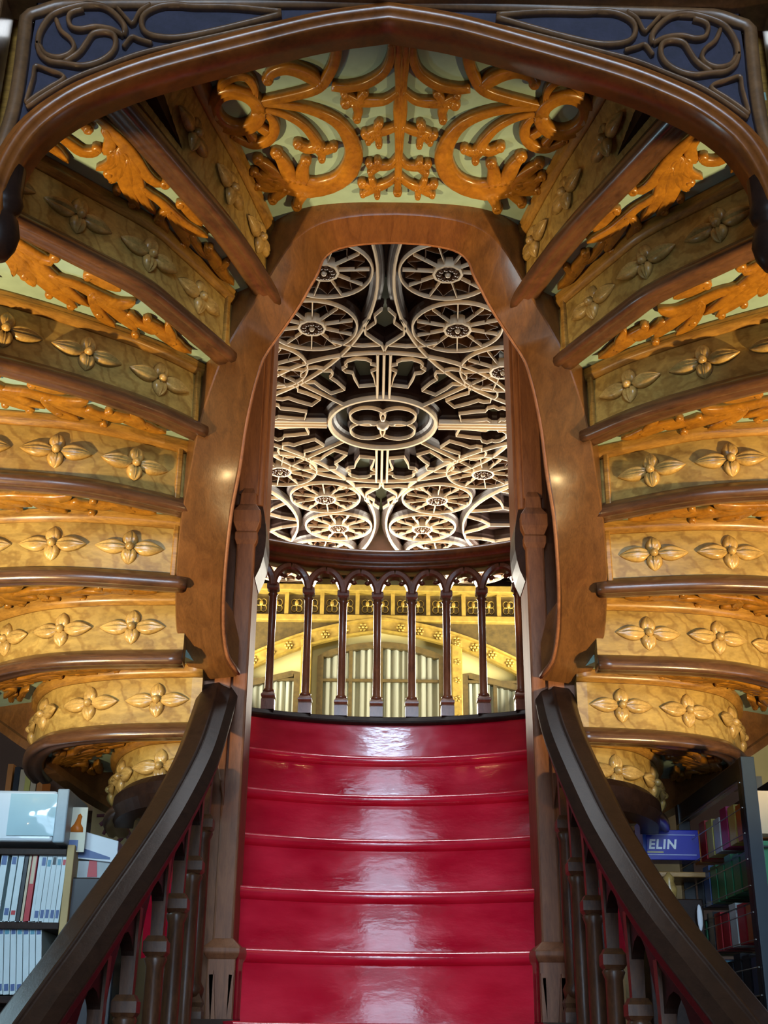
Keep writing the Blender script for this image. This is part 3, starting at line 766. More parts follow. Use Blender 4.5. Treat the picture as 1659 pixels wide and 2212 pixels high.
# ogee fillers at the points between rosettes
for a in range(4):
    mb = MB()
    an = a*math.pi/2; c, s = math.cos(an), math.sin(an)
    def P2(r, o_): return (c*r-s*o_, CY+s*r+c*o_)
    for sg in (-1, 1):
        rib(mb, [P2(r, sg*o_) for r, o_ in ((1.08, .0), (1.16, .02), (1.22, .07), (1.30, .13), (1.42, .14), (1.50, .10))], .024, .05)
        rib(mb, [P2(r, sg*o_) for r, o_ in ((1.16, .03), (1.14, .15), (1.16, .28), (1.20, .36))], .02, .04)
        rib(mb, [P2(r, sg*o_) for r, o_ in ((1.36, .12), (1.44, .06), (1.52, .07), (1.60, .02))], .016, .03)
    mb.cur = 2; q = [Vector((*P2(r, o_), CZ+.08)) for r, o_ in ((1.25, 0), (1.36, .12), (1.6, .06), (1.85, 0), (1.6, -.06), (1.36, -.12))]
    mb.loft([q, [p+Vector((0, 0, .016)) for p in q]])
    mb.build('ogee_filler', MR, trc)
def wheel_mb(cx, cy, a0):
    mb = MB(); r = WR-.02
    rib(mb, circ(cx, cy, r, 40), .02, .075, True)
    for i in range(10):
        an = a0+2*math.pi*i/10
        rib(mb, [(cx+math.cos(an)*q, cy+math.sin(an)*q) for q in (.09, .18, r-.02)], .012, .02, False, .05)
        for s in (-1, 1):
            b = an+s*math.pi/10
            rib(mb, [(cx+math.cos(an)*.19, cy+math.sin(an)*.19), (cx+math.cos(an+s*.18)*.22, cy+math.sin(an+s*.18)*.22), (cx+math.cos(b)*.27, cy+math.sin(b)*.27)], .008, .014, False, .02, 3, 3)
    return mb
def hub_mb(cx, cy, a0):
    mb = MB(); mb.cur = 3; mb.smooth = True
    for i in range(10):
        an = a0+2*math.pi*i/10; mb.blob((cx+math.cos(an)*.055, cy+math.sin(an)*.055, CZ-.02), .022, .022, .022, None, 6, 4)
    mb.cur = 1; mb.blob((cx, cy, CZ-.03), .02, .02, .02, None, 8, 4)
    mb.smooth = False
    P = [Vector((p[0], p[1], CZ-.02)) for p in circ(cx, cy, .088, 10)]
    mb.sweep(P, [(-.008, .06), (-.008, -.01), (.008, -.01), (.008, .06)], None, False, True)
    return mb
first = None
for sx in (-1, 1):
    for sy in (-1, 1):
        cx, cy = sx*RC, CY+sy*RC
        for i in range(15):
            # symmetric arrangement on the sides facing the medallion
            an = (math.pi/2 if sy < 0 else -math.pi/2) ; base = math.atan2(-sy, -sx)
            an = base + (i-7)*(2*math.pi/15)
            x, y = cx+math.cos(an)*(RR-WR-.01), cy+math.sin(an)*(RR-WR-.01)
            if y > 11.9 or abs(x) > 2.4 or y < 5.0: continue
            w = wheel_mb(x, y, an).build('wheel', MR, trc)
            hub_mb(x, y, an).build('hub_flower', MR, w)

# ------------------------------------------------------------------ far wall with gilded windows
YB = 12.1
def ub(x, y, yy=YB): return U(x, y, Y=yy)
mb = MB(); mb.box(-4.6, 4.6, YB+.15, YB+.35, 0, W(HC)+.3); struct(mb.build('wall_back', M['ivory']))
zf0, zf1 = ub(825, 1338).z, ub(825, 1288).z
fr = thing('gilded_frieze', 'gilded frieze of quatrefoil panels below the ceiling on the far wall', 'frieze', (0, YB, zf0))
mb = MB(); mb.box(-2.6, 2.6, YB-.02, YB+.14, zf0, zf1+.02); mb.build('backing', M['golddark'], fr)
mb = MB(); mb.box(-2.6, 2.6, YB-.10, YB+.1, zf0-.05, zf0+.015); mb.box(-2.6, 2.6, YB-.16, YB+.1, zf1+.0, zf1+.07); mb.build('cornice', M['gold'], fr, False, .008)
i = 0
x = -2.2
while x < 2.2:
    mb = MB()
    mb.box(x-.2, x-.16, YB-.09, YB, zf0, zf1)
    mb.smooth = True
    zc = (zf0+zf1)/2
    for dx in (-.08, .08):
        for a in range(4):
            an = math.pi/4+a*math.pi/2; c = Vector((x+dx+.0+.035*math.cos(an), YB-.03, zc+.045*math.sin(an)))
            mb.vsweep([c+Vector((.03*math.cos(t), 0, .036*math.sin(t))) for t in [2*math.pi*q/12 for q in range(12)]], [(-.006, 0), (0, -.02), (.006, 0)], ax, False, True)
        mb.blob((x+dx, YB-.05, zc+.02), .02, .015, .03)
    mb.build('quatrefoil', M['gold'], fr); x += .36
# shallow pointed gable with rosettes
gb = thing('gilded_gable', 'shallow pointed gilded arch with rosettes spanning the far windows', 'arch', (0, YB-.1, ub(825, 1375).z))
gp = [(825, 1350), (740, 1362), (650, 1385), (560, 1420), (470, 1465), (380, 1520)]
G = [ub(x, y, YB-.08) for x, y in gp]; gx = G[0].x
G = smooth(G, 24); full = G[::-1]+[Vector((2*gx-p.x, p.y, p.z)) for p in G[1:]]
mb = MB(); mb.vsweep(full, [(-.07, .06), (-.07, -.0), (-.055, -.03), (-.05, -.0), (.05, -.0), (.055, -.03), (.075, -.03), (.075, .06)]); mb.build('gable_band', M['gold'], gb)
for i in range(1, 12):
    for s in (-1, 1):
        p = G[i*2]; cx = p.x if s < 0 else 2*gx-p.x
        mb = MB(); mb.smooth = True
        mb.blob((cx, p.y-.01, p.z), .018, .018, .018, None, 8, 4)
        for a in range(6):
            an = a*math.pi/3; mb.blob((cx+.032*math.cos(an), p.y-.005, p.z+.032*math.sin(an)), .016, .014, .016, None, 6, 4)
        mb.build('rosette', M['gold'], gb)
# painted ground above the gable
mb = MB(); mb.loft([[Vector((p.x, YB-.03, p.z)), Vector((p.x, YB-.03, zf0)), Vector((p.x, YB+.1, zf0)), Vector((p.x, YB+.1, p.z))] for p in full]); mb.build('tympanum', M['golddark'], gb)
# pilasters
for s, lab in ((-1, 'left'), (1, 'right')):
    pl = thing('gilded_pilaster', 'gilded flower-studded pilaster %s of the arched far window' % lab, 'pilaster', (s*.76-.05, YB, W(3.0)))
    a = ub(650, 1450); b = ub(672, 1450)
    x0 = a.x if s < 0 else 2*gx-b.x; x1 = b.x if s < 0 else 2*gx-a.x
    mb = MB(); mb.box(x0, x1, YB-.1, YB+.14, 0, ub(660, 1385).z); mb.build('shaft', M['gold'], pl, False, .008)
    for j in range(6):
        z = W(2.9+.19*j); mb = MB(); mb.smooth = True
        for q in range(5):
            an = q*2*math.pi/5; mb.blob(((x0+x1)/2+.022*math.cos(an), YB-.1, z+.022*math.sin(an)), .014, .014, .014, None, 6, 4)
        mb.build('rosette', M['gold'], pl)
# windows with curtains
def curtain_mat():
    m, nt, b = nodes('sheer_curtain'); b.inputs['Base Color'].default_value = (.36, .37, .27, 1); b.inputs['Roughness'].default_value = .8
    return m
M['curtain'] = curtain_mat()
def far_window(n, pxs, top, ncol, label):
    x0, x1 = ub(pxs[0], 1500).x, ub(pxs[1], 1500).x
    z0 = W(2.5)
    def zt(x):
        u = (x-x0)/(x1-x0); a, b, c = top
        px_y = (1-u)*(1-u)*a+2*u*(1-u)*b+u*u*c
        return ub(825, px_y).z
    root = bpy.data.objects.new('window_%d' % n, None); C.objects.link(root); root['kind'] = 'structure'; root.location = (0, YB, z0)
    mb = MB(); mb.smooth = True
    nx = 80; rows = []
    for i in range(nx+1):
        x = x0+(x1-x0)*i/nx; y = YB+.06+.018*math.sin(i*1.1)+.008*math.sin(i*2.7+1)
        rows.append([Vector((x, y, z0)), Vector((x, y, zt(x)))])
    mb.loft(rows, False, False); mb.build('curtain', M['curtain'], root)
    mb = MB()
    P = [Vector((x0+(x1-x0)*i/20, YB+.02, zt(x0+(x1-x0)*i/20))) for i in range(21)]
    mb.vsweep([Vector((x0, YB+.02, z0))]+P+[Vector((x1, YB+.02, z0))], [(-.03, .06), (-.03, -.03), (.03, -.03), (.03, .06)])
    mb.build('window_frame', M['golddark'], root)
    mb = MB()
    for i in range(1, ncol):
        x = x0+(x1-x0)*i/ncol; mb.box(x-.018, x+.018, YB, YB+.035, z0, zt(x))
    for py in (1470,): z = ub(825, py).z; mb.box(x0, x1, YB-.002, YB+.03, z-.014, z+.014)
    mb.build('glazing_bars', M['golddark'], root)
far_window(2, (690, 955), (1420, 1366, 1420), 4, '')
far_window(3, (440, 640), (1500, 1480, 1455), 3, '')
far_window(4, (1005, 1200), (1455, 1480, 1500), 3, '')
# ------------------------------------------------------------------ shop things under the flights: left
def rot_box(mb, c, sx, sy, sz, rz=0, ry=0):
    R = Matrix.Translation(c) @ Matrix.Rotation(rz, 4, 'Z') @ Matrix.Rotation(ry, 4, 'Y'); mb.box(-sx/2, sx/2, -sy/2, sy/2, 0, sz, R)
YS = 3.45
def us(x, y, yy=YS): return U(x, y, Y=yy)
bc = {}
def colmat(name, c, r=.4): 
    if name not in bc: bc[name] = plain(name, c, r, .06, 12)
    return bc[name]
# bookcase
zs1 = us(60, 1992).z; zs2 = us(60, 2152).z; zs0 = us(60, 1832).z; xr = us(138, 1900).x; xl = -1.6
case = thing('bookcase', 'dark wooden bookcase with worn edge standing left of the stair railing', 'bookcase', (-1.1, YS+.1, 0))
mb = MB(); mb.box(xr-.0, xr+.02, YS-.0, YS+.26, 0, zs0+.01); mb.build('side_panel', M['tan'], case, False, .002)
mb = MB(); mb.box(xl, xr, YS+.25, YS+.27, 0, zs0); mb.build('back_panel', M['dark'], case)
for z in (zs1, zs2, zs0, zs2-.22, zs2-.44):
    mb = MB(); mb.box(xl, xr, YS, YS+.25, z-.018, z); mb.build('shelf', M['dark'], case, False, .002)
# books
def book(name, c, w, h, d, cov, label, group, band=None, ry=0, rz=0, cat='book'):
    root = thing(name, label, cat, c, group)
    def B(n, x0, x1, y0, y1, z0, z1, m):
        mb = MB(); mb.box(x0, x1, y0, y1, z0, z1, Matrix.Translation(c) @ Matrix.Rotation(rz, 4, 'Z') @ Matrix.Rotation(ry, 4, 'Y')); return mb.build(n, m, root)
    B('cover', -w/2, w/2, 0, d, 0, h, cov); B('pages', -w/2+.002, w/2-.002, .004, d-.003, h-.0005, h+.0004, M['white'])
    if band:
        for (z0, z1, m) in band: B('spine_label', -w/2+.002, w/2-.002, -.0012, .001, h*z0, h*z1, m)
    return root
wc = colmat('white_cover', (.62, .74, .76)); bl = colmat('blue_label', (.06, .12, .3)); tl = colmat('teal_label', (.08, .3, .4)); rd = colmat('red_cover', (.5, .02, .03)); blk = colmat('black_cover', (.01, .012, .02)); cr_ = colmat('cream_cover', (.62, .52, .34)); gn = colmat('green_cover', (.02, .2, .08)); pk = colmat('pink_cover', (.5, .04, .18)); yl = colmat('yellow_cover', (.65, .6, .15)); og = colmat('orange_cover', (.6, .22, .04))
row1 = [(-12, 14, wc, 'thick white spined book at the picture\'s left edge on the upper shelf', [(.82, .95, bl)]),
        (10, 12, wc, 'white spined book with a dark label, beside the leftmost thick one', [(.84, .95, bl), (.1, .2, bl)]),
        (25, 12, wc, 'white spined book left of the black spine on the upper shelf', [(.1, .16, rd)]),
        (37, 7, blk, 'slim black spined book on the upper shelf', None),
        (45, 5, cr_, 'narrow cream booklet between the black and the red spines', None),
        (55, 11, rd, 'red and cream spined book on the upper shelf', [(.52, 1.0, cr_)]),
        (67, 6, wc, 'thin pale booklet directly right of the red and cream book', None),
        (76, 11, wc, 'white book with blue top label, first right of the thin pale booklet', [(.8, .92, bl), (.06, .16, bl)]),
        (88, 10, wc, 'white book with teal top label, second in the white run', [(.82, .92, tl), (.06, .18, bl)]),
        (99, 10, wc, 'white book with near-black top label, middle of the white run', [(.82, .93, blk), (.06, .18, bl)]),
        (110, 10, wc, 'white book with green-blue top label, fourth in the white run', [(.84, .93, tl), (.06, .18, bl)]),
        (121, 9, wc, 'white book with reddish top label against the bookcase side', [(.84, .92, rd), (.06, .18, bl)])]
for px, w, m, lab, band in row1:
    h = .182+random.uniform(-.008, .006)
    if m is rd: h = .188
    c = us(px-2, 1990); book('book', (c.x, YS+.012, zs1+.001), w/F*3.35, h, .17, m, lab, 'spines on the upper left shelf', band, .03)
row2 = [(-6, 'leaning white book at the picture\'s left edge on the lower shelf'), (8, 'leaning white book with a pale blue foot, second on the lower shelf'), (22, 'leaning white book, third on the lower shelf'), (36, 'leaning bluish white book in the middle of the lower shelf'),
        (50, 'leaning white book just right of the lower shelf\'s middle'), (64, 'leaning white book third from the railing on the lower shelf'), (78, 'leaning white book with dark blue gap beside it, next to last'), (92, 'last leaning white book nearest the railing on the lower shelf')]
for i, (px, lab) in enumerate(row2):
    c = us(px-12, 2150); book('book', (c.x, YS+.012, zs2+.004), .0145, .182, .17, wc, lab, 'leaning spines on the lower left shelf', [(.82, .94, bl if i % 2 else tl), (.05, .14, bl)], -.11)
# glossy white display box on top
dz0 = us(70, 1826).z; dz1 = us(70, 1712).z; dxr = us(149, 1760).x
db = thing('display_box', 'glossy pale blue-white plastic display box on top of the bookcase', 'box', (-1.1, YS, dz0))
mb = MB(); mb.box(-1.45, dxr-.03, YS-.03, YS+.2, dz0+.006, dz1); mb.build('box_body', M['white'], db, False, .008)
mb = MB(); mb.box(dxr-.028, dxr+.004, YS-.04, YS+.2, dz0+.002, dz1+.004); mb.build('end_cap', plain('grey_card', (.35, .45, .5), .4), db, False, .004)
mb = MB(); mb.smooth = True
P = [[Vector((-1.02+.13*u, YS-.034-.014*math.sin(math.pi*u)*math.sin(math.pi*v), dz0+.02+(dz1-dz0-.03)*v)) for u in [i/8 for i in range(9)]] for v in [j/6 for j in range(7)]]
mb.loft(P, False, False); mb.build('plastic_film', plain('clear_blue_film', (.55, .8, .85), .12, .05, 6, coat=1), db)
# postcard with orange figure
c = us(168, 1793, YS+.02)
pc = thing('postcard', 'small cream card with an orange figure standing beside the display box', 'card', (c.x, YS+.02, c.z))
w_ = .044; 
mb = MB(); mb.box(c.x-w_/2, c.x+w_/2, YS+.02, YS+.026, us(168, 1838).z, us(168, 1741).z); mb.build('card', colmat('cream_card', (.62, .6, .45)), pc)
mb = MB(); mb.smooth = True
zb_ = us(168, 1795).z
mb.loft([[Vector((c.x+x-.001, YS+.0195-dy, zb_+z)) for x, z in ((-.018, 0), (.016, 0), (.015, .012), (.008, .022), (.008, .034), (.01, .042), (.004, .05), (-.002, .046), (-.004, .036), (-.01, .022), (-.018, .012))] for dy in (0, .001)])
mb.build('printed_figure', colmat('orange_print', (.62, .17, .02)), pc)
mb = MB(); mb.box(c.x-w_/2+.002, c.x+.004, YS+.018, YS+.0205, us(168, 1838).z+.004, us(168, 1812).z); mb.build('blue_square', bl, pc)
# white brochure box
q = [(157, 1845), (232, 1868), (246, 1812), (240, 1790), (157, 1793)]
lb = thing('brochure_box', 'white cardboard box with blue and red print behind the postcard', 'box', (us(200, 1840).x, YS+.06, us(200, 1880).z))
xa_, xb_ = us(153, 1840).x, us(246, 1840).x
z1, z0 = us(200, 1795).z, us(200, 1848).z
mb = MB(); mb.loft([[Vector((xa_, y, z0)), Vector((xb_, y, z0-.012)), Vector((xb_, y, z1-.018)), Vector((xa_, y, z1+.012))] for y in (YS+.05, YS+.2)]); mb.build('lid', M['white'], lb, False, .002)
mb = MB(); mb.box(xa_, xb_-.02, YS+.06, YS+.2, us(200, 1890).z, z0-.006); mb.build('front', plain('grey_white_card', (.45, .5, .5), .5), lb)
mb = MB(); mb.loft([[Vector((us(176+dx, 1862+dy).x, yy, us(176+dx, 1862+dy).z)) for dx, dy in ((8, -16), (24, -10), (24, 26), (2, 26))] for yy in (YS+.058, YS+.06)]); mb.build('red_print', rd, lb)
mb = MB(); mb.loft([[Vector((us(x, y).x, yy, us(x, y).z)) for x, y in ((160, 1822), (230, 1846), (230, 1851), (160, 1846))] for yy in (YS+.048, YS+.05)]); mb.build('blue_print', bl, lb)
# dark cabinet right of the bookcase
mb = MB(); mb.box(us(148, 1900).x, us(260, 1900).x, YS+.02, YS+.3, 0, us(200, 1893).z); o = mb.build('cabinet', M['black'], None, False, .004); tag(o, 'black cabinet under the white brochure box behind the left handrail', 'cabinet')
# colourful books glimpsed between the balusters, left
for i, (py, m, lab) in enumerate(((2010, og, 'orange and white book glimpsed between left balusters, topmost of the colourful pile'), (2050, yl, 'yellow book glimpsed between left balusters under the orange one'), (2100, cr_, 'cream book glimpsed between left balusters, in the middle of the pile'), (2140, tl, 'teal book glimpsed between left balusters below the cream one'), (2185, og, 'orange book at the foot of the colourful pile by the left balusters'))):
    a = us(362, py, 3.7); b = us(362, py+36, 3.7)
    mb = MB(); mb.box(a.x-.05, a.x+.04, 3.7, 3.82, b.z, a.z-.003); mb.cur = 1; mb.box(a.x-.051, a.x+.041, 3.698, 3.7, b.z+.01, a.z-.015)
    tag(mb.build('book', [m, (rd, bl, og, cr_, yl)[i]]), lab, 'book', 'colourful pile behind the left balusters')
mb = MB(); a = us(362, 2225, 3.7); mb.box(a.x-.12, a.x+.12, 3.62, 3.95, 0, a.z+.0); tag(mb.build('display_table', M['dark'], None, False, .004), 'dark table carrying colourful books behind the left balusters', 'table')

# painted panel with scrolls behind, left
mb = MB(); YP = 4.3
x0, x1 = U(195, 1800, Y=YP).x, U(420, 1800, Y=YP).x
pp = thing('painted_panel', 'tan wall panel painted with wine-red scrolls behind the left handrail', 'panel', ((x0+x1)/2, YP, 0))
mb.box(x0, x1, YP, YP+.05, 0, U(250, 1728, Y=YP).z+.1); mb.build('board', M['tan'], pp)
mb = MB()
def c3(x, y): return x*.3376, 1600+y*.3376
for pts, w in (([(640, 430), (700, 420), (760, 480), (800, 560), (840, 640)], 40), ([(640, 540), (700, 500), (760, 510)], 26), ([(620, 480), (690, 480), (740, 500)], 20), ([(830, 600), (780, 540), (700, 540), (660, 600)], 20), ([(740, 660), (780, 620), (790, 580)], 24), ([(700, 400), (740, 450), (790, 540)], 26)):
    mb.stroke(smooth([U(*c3(x, y), Y=YP)+Vector((0, -.0005, 0)) for x, y in pts], 16), [w*.3376/F*4.2]*16, Vector((0, -1, 0)), .003)
mb.build('painted_scroll', M['wine'], pp)
mb = MB()
x0, x1 = U(1330, 1800, Y=YP).x, U(1400, 1800, Y=YP).x+.12
mb.box(x0, x1, YP, YP+.05, 0, U(1400, 1728, Y=YP).z+.1)
pp = thing('painted_panel', 'tan wall panel painted with wine-red scrolls behind the right handrail', 'panel', ((x0+x1)/2, YP, 0))
mb.build('board', M['tan'], pp)
mb = MB()
for pts, w in (([(1345, 1790), (1365, 1765), (1395, 1760), (1425, 1785)], 12), ([(1350, 1830), (1370, 1800), (1400, 1790)], 10), ([(1380, 1740), (1400, 1760), (1430, 1765)], 9)):
    mb.stroke(smooth([U(x, y, Y=YP)+Vector((0, -.0005, 0)) for x, y in pts], 16), [w/F*4.2]*16, Vector((0, -1, 0)), .003)
mb.build('painted_scroll', M['wine'], pp)
# back shelf of old books, upper left
bs = thing('wall_shelf', 'wooden wall shelf under the gallery at the far left', 'shelf', (-1.6, 4.6, W(.7)))
a = U(0, 1725, Y=4.6); b = U(110, 1725, Y=4.6)
mb = MB(); mb.box(a.x-.4, b.x+.3, 4.6, 4.85, a.z-.04, a.z); mb.build('shelf_board', M['mould'], bs)
mb = MB(); mb.box(a.x-.4, b.x+.9, 4.85, 4.9, a.z-.8, a.z+.4); mb.build('shelf_back', M['brown_wall'], bs)
for i, (px, m, lab) in enumerate(((14, og, 'brown-orange old book standing on the far left wall shelf above the display box'), (30, blk, 'dark old book beside the brown-orange one on the far left wall shelf'), (43, cr_, 'tan old book in the middle of the far left wall shelf'), (55, yl, 'yellowish old book on the far left wall shelf'), (68, cr_, 'small cream old book second from the end of the far left shelf'), (82, og, 'small brown old book ending the row on the far left shelf'))):
    p = U(px, 1725, Y=4.62); book('book', (p.x, 4.62, a.z+.001), .02, .13-.01*i, .12, m, lab, 'old books on the far left wall shelf')

# ------------------------------------------------------------------ shop things: right
YR = 3.6
def ur(x, y, yy=YR): return U(x, y, Y=yy)
# blue sign box
a, b = ur(1394, 1792), ur(1475, 1858)
sg = thing('shop_sign', 'blue box sign with white block lettering behind the right handrail', 'sign', ((a.x+b.x)/2, YR+.1, b.z))
mb = MB(); mb.box(a.x, b.x+.05, YR+.0, YR+.08, b.z, a.z); mb.build('sign_box', M['blue'], sg, False, .002)
l = ur(1380, 1776); l2 = ur(1380, 1850)
mb = MB(); mb.loft([[Vector((l.x-.001, YR-.04, l2.z)), Vector((a.x+.0, YR-.004, b.z)), Vector((a.x+.0, YR-.004, a.z+.02)), Vector((l.x-.001, YR-.04, l.z))], [Vector((l.x-.001, YR+.06, l2.z)), Vector((a.x+.0, YR+.08, b.z)), Vector((a.x+.0, YR+.08, a.z+.02)), Vector((l.x-.001, YR+.06, l.z))]])
mb.build('side_flap', plain('light_blue_enamel', (.05, .16, .7), .3), sg)
def text(s, x, z, size, m, parent, y, name='lettering', shear=.0, off=.0):
    cu = bpy.data.curves.new(name, 'FONT'); cu.body = s; cu.size = size; cu.extrude = .0008; cu.offset = off; cu.space_character = 1.12; cu.shear = shear
    o = bpy.data.objects.new(name, cu); C.objects.link(o)
    o.matrix_world = Matrix.Translation((x, y, z)) @ Matrix.Rotation(math.pi/2, 4, 'X')
    bpy.context.view_layer.update()
    me = bpy.data.meshes.new_from_object(o.evaluated_get(bpy.context.evaluated_depsgraph_get())); mw = o.matrix_world.copy()
    bpy.data.objects.remove(o); me.transform(mw); me.materials.append(m)
    o = bpy.data.objects.new(name, me); C.objects.link(o); o.parent = parent; o.matrix_parent_inverse = Matrix.Translation(-parent.location)
    return o
WL = plain('white_letter', (.8, .85, .9), .4)
p = ur(1398, 1833); text('ELIN', p.x+.003, p.z, .036, WL, sg, YR-.002, 'lettering', .15, .0012)
mb = MB(); q1, q2 = ur(1398, 1840), ur(1433, 1840); mb.box(q1.x, q2.x, YR-.002, YR, q1.z-.002, q1.z+.001); mb.build('yellow_underline', yl, sg)
mb = MB()
for py in (1803, 1846): z = ur(1400, py).z; mb.box(a.x, b.x+.04, YR-.0015, YR, z-.0006, z+.0006)
mb.build('pinstripes', WL, sg)
# wire book rack
rk = thing('book_rack', 'black metal wire book rack standing at the right behind the railing', 'rack', (1.0, 3.55, 0))
def rackpt(x, y):  # rack face recedes to the left
    # face plane from near right edge (x 1622, depth 3.1) to far left edge (x 1462, depth 3.75)
    pr = U(1622, 1700, Y=3.05); pl_ = U(1462, 1740, Y=3.75)
    n = Vector((pr.y-pl_.y, -(pr.x-pl_.x), 0)).normalized()
    d = RM @ Vector(((x-829.5)/F, (1106-y)/F, -1)); t = (pl_-CAM).dot(n)/d.dot(n); return CAM+d*t
def bar(mb, a, b, r): 
    d = (b-a).normalized(); u = d.orthogonal().normalized(); v = d.cross(u)
    mb.loft([[p+u*r*math.cos(t)+v*r*math.sin(t) for t in [k*math.pi/3 for k in range(6)]] for p in (a, b)])
A_ = rackpt(1462, 1740); B_ = rackpt(1600, 1680); ang = math.atan2((B_-A_).y, (B_-A_).x)
Lr = Vector((B_.x-A_.x, B_.y-A_.y, 0)).length; ztop = max(A_.z, B_.z)
RKM = Matrix.Translation((A_.x, A_.y, 0)) @ Matrix.Rotation(ang, 4, 'Z')
mb = MB(); mb.box(0, Lr, .0, .03, ztop-.05, ztop, RKM); mb.box(-.012, .02, -.004, .03, 0, ztop, RKM); mb.box(Lr-.02, Lr+.012, -.004, .03, 0, ztop, RKM); mb.build('frame', M['black'], rk, False, .002)
mb = MB(); mb.box(Lr+.012, Lr+.028, -.004, .03, 0, ztop, RKM); mb.build('side_plate', plain('blue_grey_metal', (.015, .028, .04), .35), rk, False, .002)
mb = MB(); mb.box(0, Lr, .16, .17, 0, ztop, RKM); mb.build('back_panel', M['black'], rk)
zl = [ztop-.06-.062*i for i in range(10)]
for z in zl:
    mb = MB(); bar(mb, RKM @ Vector((0, -.004, z)), RKM @ Vector((Lr, -.004, z)), .0013); mb.build('wire', M['steel'], rk)
for z in zl[2::2]:
    mb = MB(); mb.box(0.02, Lr-.02, .03, .155, z-.03, z-.026, RKM); mb.build('shelf', M['black'], rk)
names = {id(gn): 'green', id(pk): 'pink', id(yl): 'yellow', id(og): 'orange', id(rd): 'red', id(cr_): 'cream', id(tl): 'teal', id(wc): 'white', id(bl): 'blue', id(blk): 'black'}
ordw = ['at the left end', 'second from the left', 'third from the left', 'fourth from the left', 'fourth from the right', 'third from the right', 'second from the right', 'at the right end']
tiers = [(0, 2, 'top tier', [og, rd, yl, wc, pk, yl, og, cr_]), (2, 4, 'second tier', [blk, bl, gn, gn, gn, gn, gn, gn]), (4, 6, 'third tier', [gn, blk, rd, rd, wc, rd, og, blk]), (6, 8, 'fourth tier', [tl, bl, tl, blk, blk, blk, bl, blk]), (8, 10, 'lowest visible tier', [yl, og, wc, yl, og, cr_, rd, og])]
for t0, t1, tn, ms in tiers:
    zb = ztop-.06-.062*t0-.118
    for i, m in enumerate(ms):
        x = .03+(Lr-.06)*(i+.5)/8; c = RKM @ Vector((x, .03, zb))
        book('book', (c.x, c.y, zb), (Lr-.06)/8*.8, .098+.008*((i*5) % 3-1), .1, m, '%s book %s on the %s of the wire rack' % (names[id(m)], ordw[i], tn), 'books in the wire rack, '+tn, None, 0, ang)
# small white oval tag hanging on the rack front
mb = MB(); mb.smooth = True; p = rackpt(1522, 1985); mb.blob((p.x-.02, p.y-.03, p.z), .008, .004, .035); mb.build('oval_tag', WL, rk)
# low shelf with ornaments below the sign
mb = MB(); p = ur(1400, 1880); mb.box(p.x-.02, p.x+.2, YR+.02, YR+.2, p.z-.015, p.z); o = mb.build('wall_shelf', M['mould'], None, False, .002); tag(o, 'small brown shelf just below the blue sign', 'shelf')
mb = MB(); mb.smooth = True; p = ur(1445, 1905); mb.lathe((p.x, YR+.0, p.z-.05), [(.01, 0), (.018, .01), (.022, .03), (.014, .05), (.016, .06), (.004, .075)], 14)
tag(mb.build('ornament', M['flower']), 'small round golden ornament beneath the blue sign', 'ornament')
mb = MB(); mb.box(p.x-.08, p.x+.08, YR-.04, YR+.06, 0, p.z-.05); tag(mb.build('pedestal', M['dark'], None, False, .003), 'dark plinth carrying the golden ornament beside the wire rack', 'pedestal')
# right wall: shelf with framed card
a = U(1700, 1760, Y=4.2); mb = MB(); mb.box(a.x-.2, a.x+.6, 4.2, 4.45, W(.6)-.03, W(.6)); z_ = U(1650, 1768, Y=4.2).z
a = U(1632, 1772, Y=4.2); mb = MB(); mb.box(a.x, a.x+.7, 4.2, 4.45, a.z-.02, a.z); tag(mb.build('wall_shelf', M['mould'], None, False, .002), 'orange-brown wooden wall shelf at the right picture edge', 'shelf')
p = U(1652, 1772, Y=4.2); book('book', (p.x, 4.22, p.z+.001), .024, .15, .14, cr_, 'pale worn book standing alone on the right wall shelf', None)
p = U(1640, 1840, Y=4.1); fc = thing('framed_card', 'white card in an orange and green frame at the right edge', 'picture', (p.x+.1, 4.1, p.z))
z0, z1 = U(1640, 1840, Y=4.1).z, U(1640, 1793, Y=4.1).z
mb = MB(); mb.box(p.x, p.x+.2, 4.1, 4.12, z0, z1); mb.build('card', M['white'], fc)
mb = MB(); mb.box(p.x-.01, p.x+.003, 4.09, 4.12, z0, z1); mb.box(p.x-.01, p.x+.2, 4.09, 4.12, z0-.01, z0); mb.build('frame', og, fc)
mb = MB(); mb.box(p.x-.01, p.x+.2, 4.09, 4.12, z1, z1+.01); mb.build('top_edge', gn, fc)
# wall behind both sides
mb = MB(); mb.box(-4.5, -.62, 4.95, 5.05, 0, W(1.0)); struct(mb.build('wall_rear_left', M['brown_wall']))
mb = MB(); mb.box(.62, 4.5, 4.95, 5.05, 0, W(1.0)); struct(mb.build('wall_rear_right', M['brown_wall']))
# yellow binder strip between right balusters
mb = MB(); a = U(1306, 2060, Y=3.5); b = U(1312, 2200, Y=3.5); mb.box(a.x-.008, a.x+.008, 3.5, 3.7, b.z-.05, a.z); tag(mb.build('book', yl), 'tall yellow spined book glimpsed between the right balusters', 'book')
mb = MB(); mb.box(a.x-.2, a.x+.25, 3.48, 3.8, 0, b.z-.05); tag(mb.build('display_table', M['dark'], None, False, .004), 'dark display table behind the right balusters', 'table')

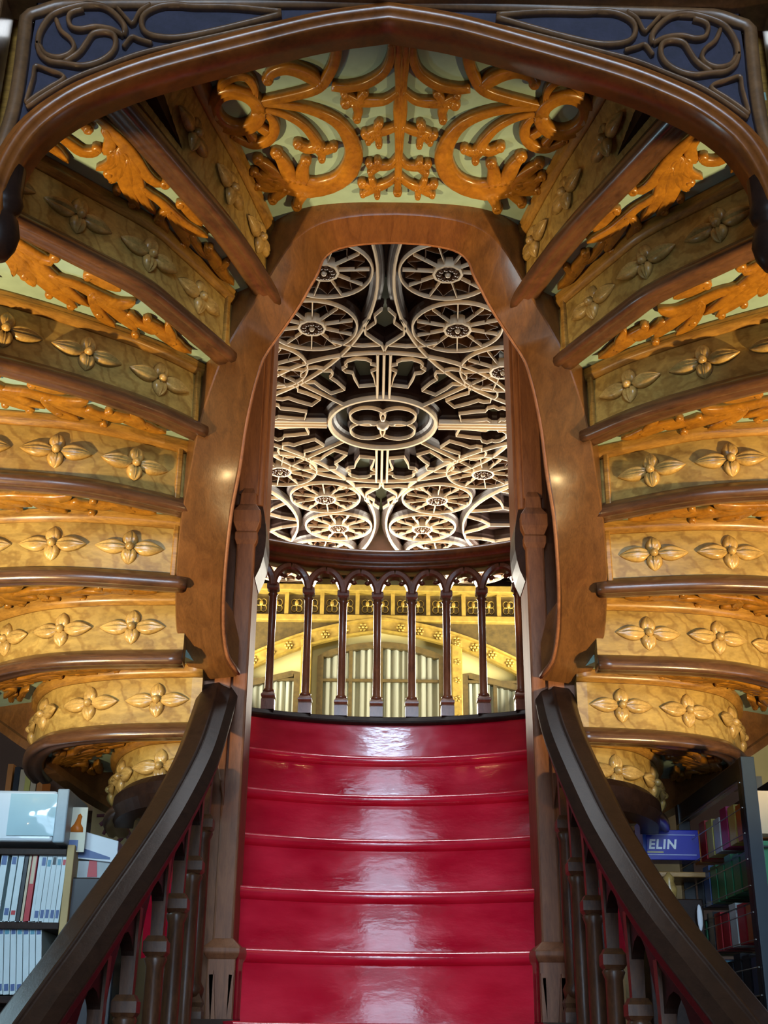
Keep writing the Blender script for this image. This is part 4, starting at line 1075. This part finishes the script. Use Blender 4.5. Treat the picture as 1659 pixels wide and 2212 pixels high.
# ------------------------------------------------------------------ lights
def light(kind, name, loc, aim, energy, col, **kw):
    d = bpy.data.lights.new(name, kind); d.energy = energy; d.color = col
    for k, v in kw.items(): setattr(d, k, v)
    o = bpy.data.objects.new(name, d); C.objects.link(o); o.location = loc
    o.rotation_euler = (Vector(aim)-Vector(loc)).to_track_quat('-Z', 'Y').to_euler(); return o
WARM = (1, .69, .31)
for s in (-1, 1):
    light('SPOT', 'shop_spot', (s*1.56, 1.66, W(.12)), (s*.86, 2.8, W(1.45)), 240, WARM, spot_size=math.radians(66), spot_blend=.6, shadow_soft_size=.04)
# gallery uplights and far gallery lamps
for s in (-1, 1): light('AREA', 'gallery_lamp', (s*1.9, 11.2, W(3.2)), (s*.5, 10.2, W(4.5)), 260, (1, .93, .78), size=.9)
light('AREA', 'gallery_lamp', (0, 5.2, W(2.2)), (0, 8.5, W(4.5)), 5, (1, .75, .5), size=1.0)
light('AREA', 'gallery_lamp', (0, 10.3, W(2.6)), (0, 12.1, W(3.9)), 10, (1, .8, .3), size=1.6)
light('AREA', 'skylight', (0, 4.0, W(4.35)), (0, 4.0, 0), 40, (.9, .95, 1), size=1.2)
light('POINT', 'shelf_fill', (-1.15, 2.6, W(.75)), (0, 0, 0), 8, (.55, .85, 1), shadow_soft_size=.1)  # added cool fill brightening the display box and bookcase, no lamp stands here
light('POINT', 'shelf_fill', (1.35, 2.9, W(.6)), (0, 0, 0), 1.6, (.7, .8, 1), shadow_soft_size=.1)  # weaker added fill for the rack side, likewise without a fitting
wd = bpy.data.worlds.new('world'); bpy.context.scene.world = wd; wd.use_nodes = True
wd.node_tree.nodes['Background'].inputs[0].default_value = (.05, .06, .1, 1); wd.node_tree.nodes['Background'].inputs[1].default_value = .05

cam = bpy.data.cameras.new('camera'); co = bpy.data.objects.new('camera', cam); C.objects.link(co)
cam.sensor_fit = 'HORIZONTAL'; cam.sensor_width = 36; cam.lens = 36*F/1659; cam.clip_start = .02
co.matrix_world = Matrix.Translation(CAM) @ RM.to_4x4()
sc = bpy.context.scene; sc.camera = co
sc.view_settings.view_transform = 'Standard'; sc.view_settings.look = 'None'; sc.view_settings.gamma = 1; sc.view_settings.exposure = 0
sc.cycles.max_bounces = 8; sc.cycles.use_denoising = True
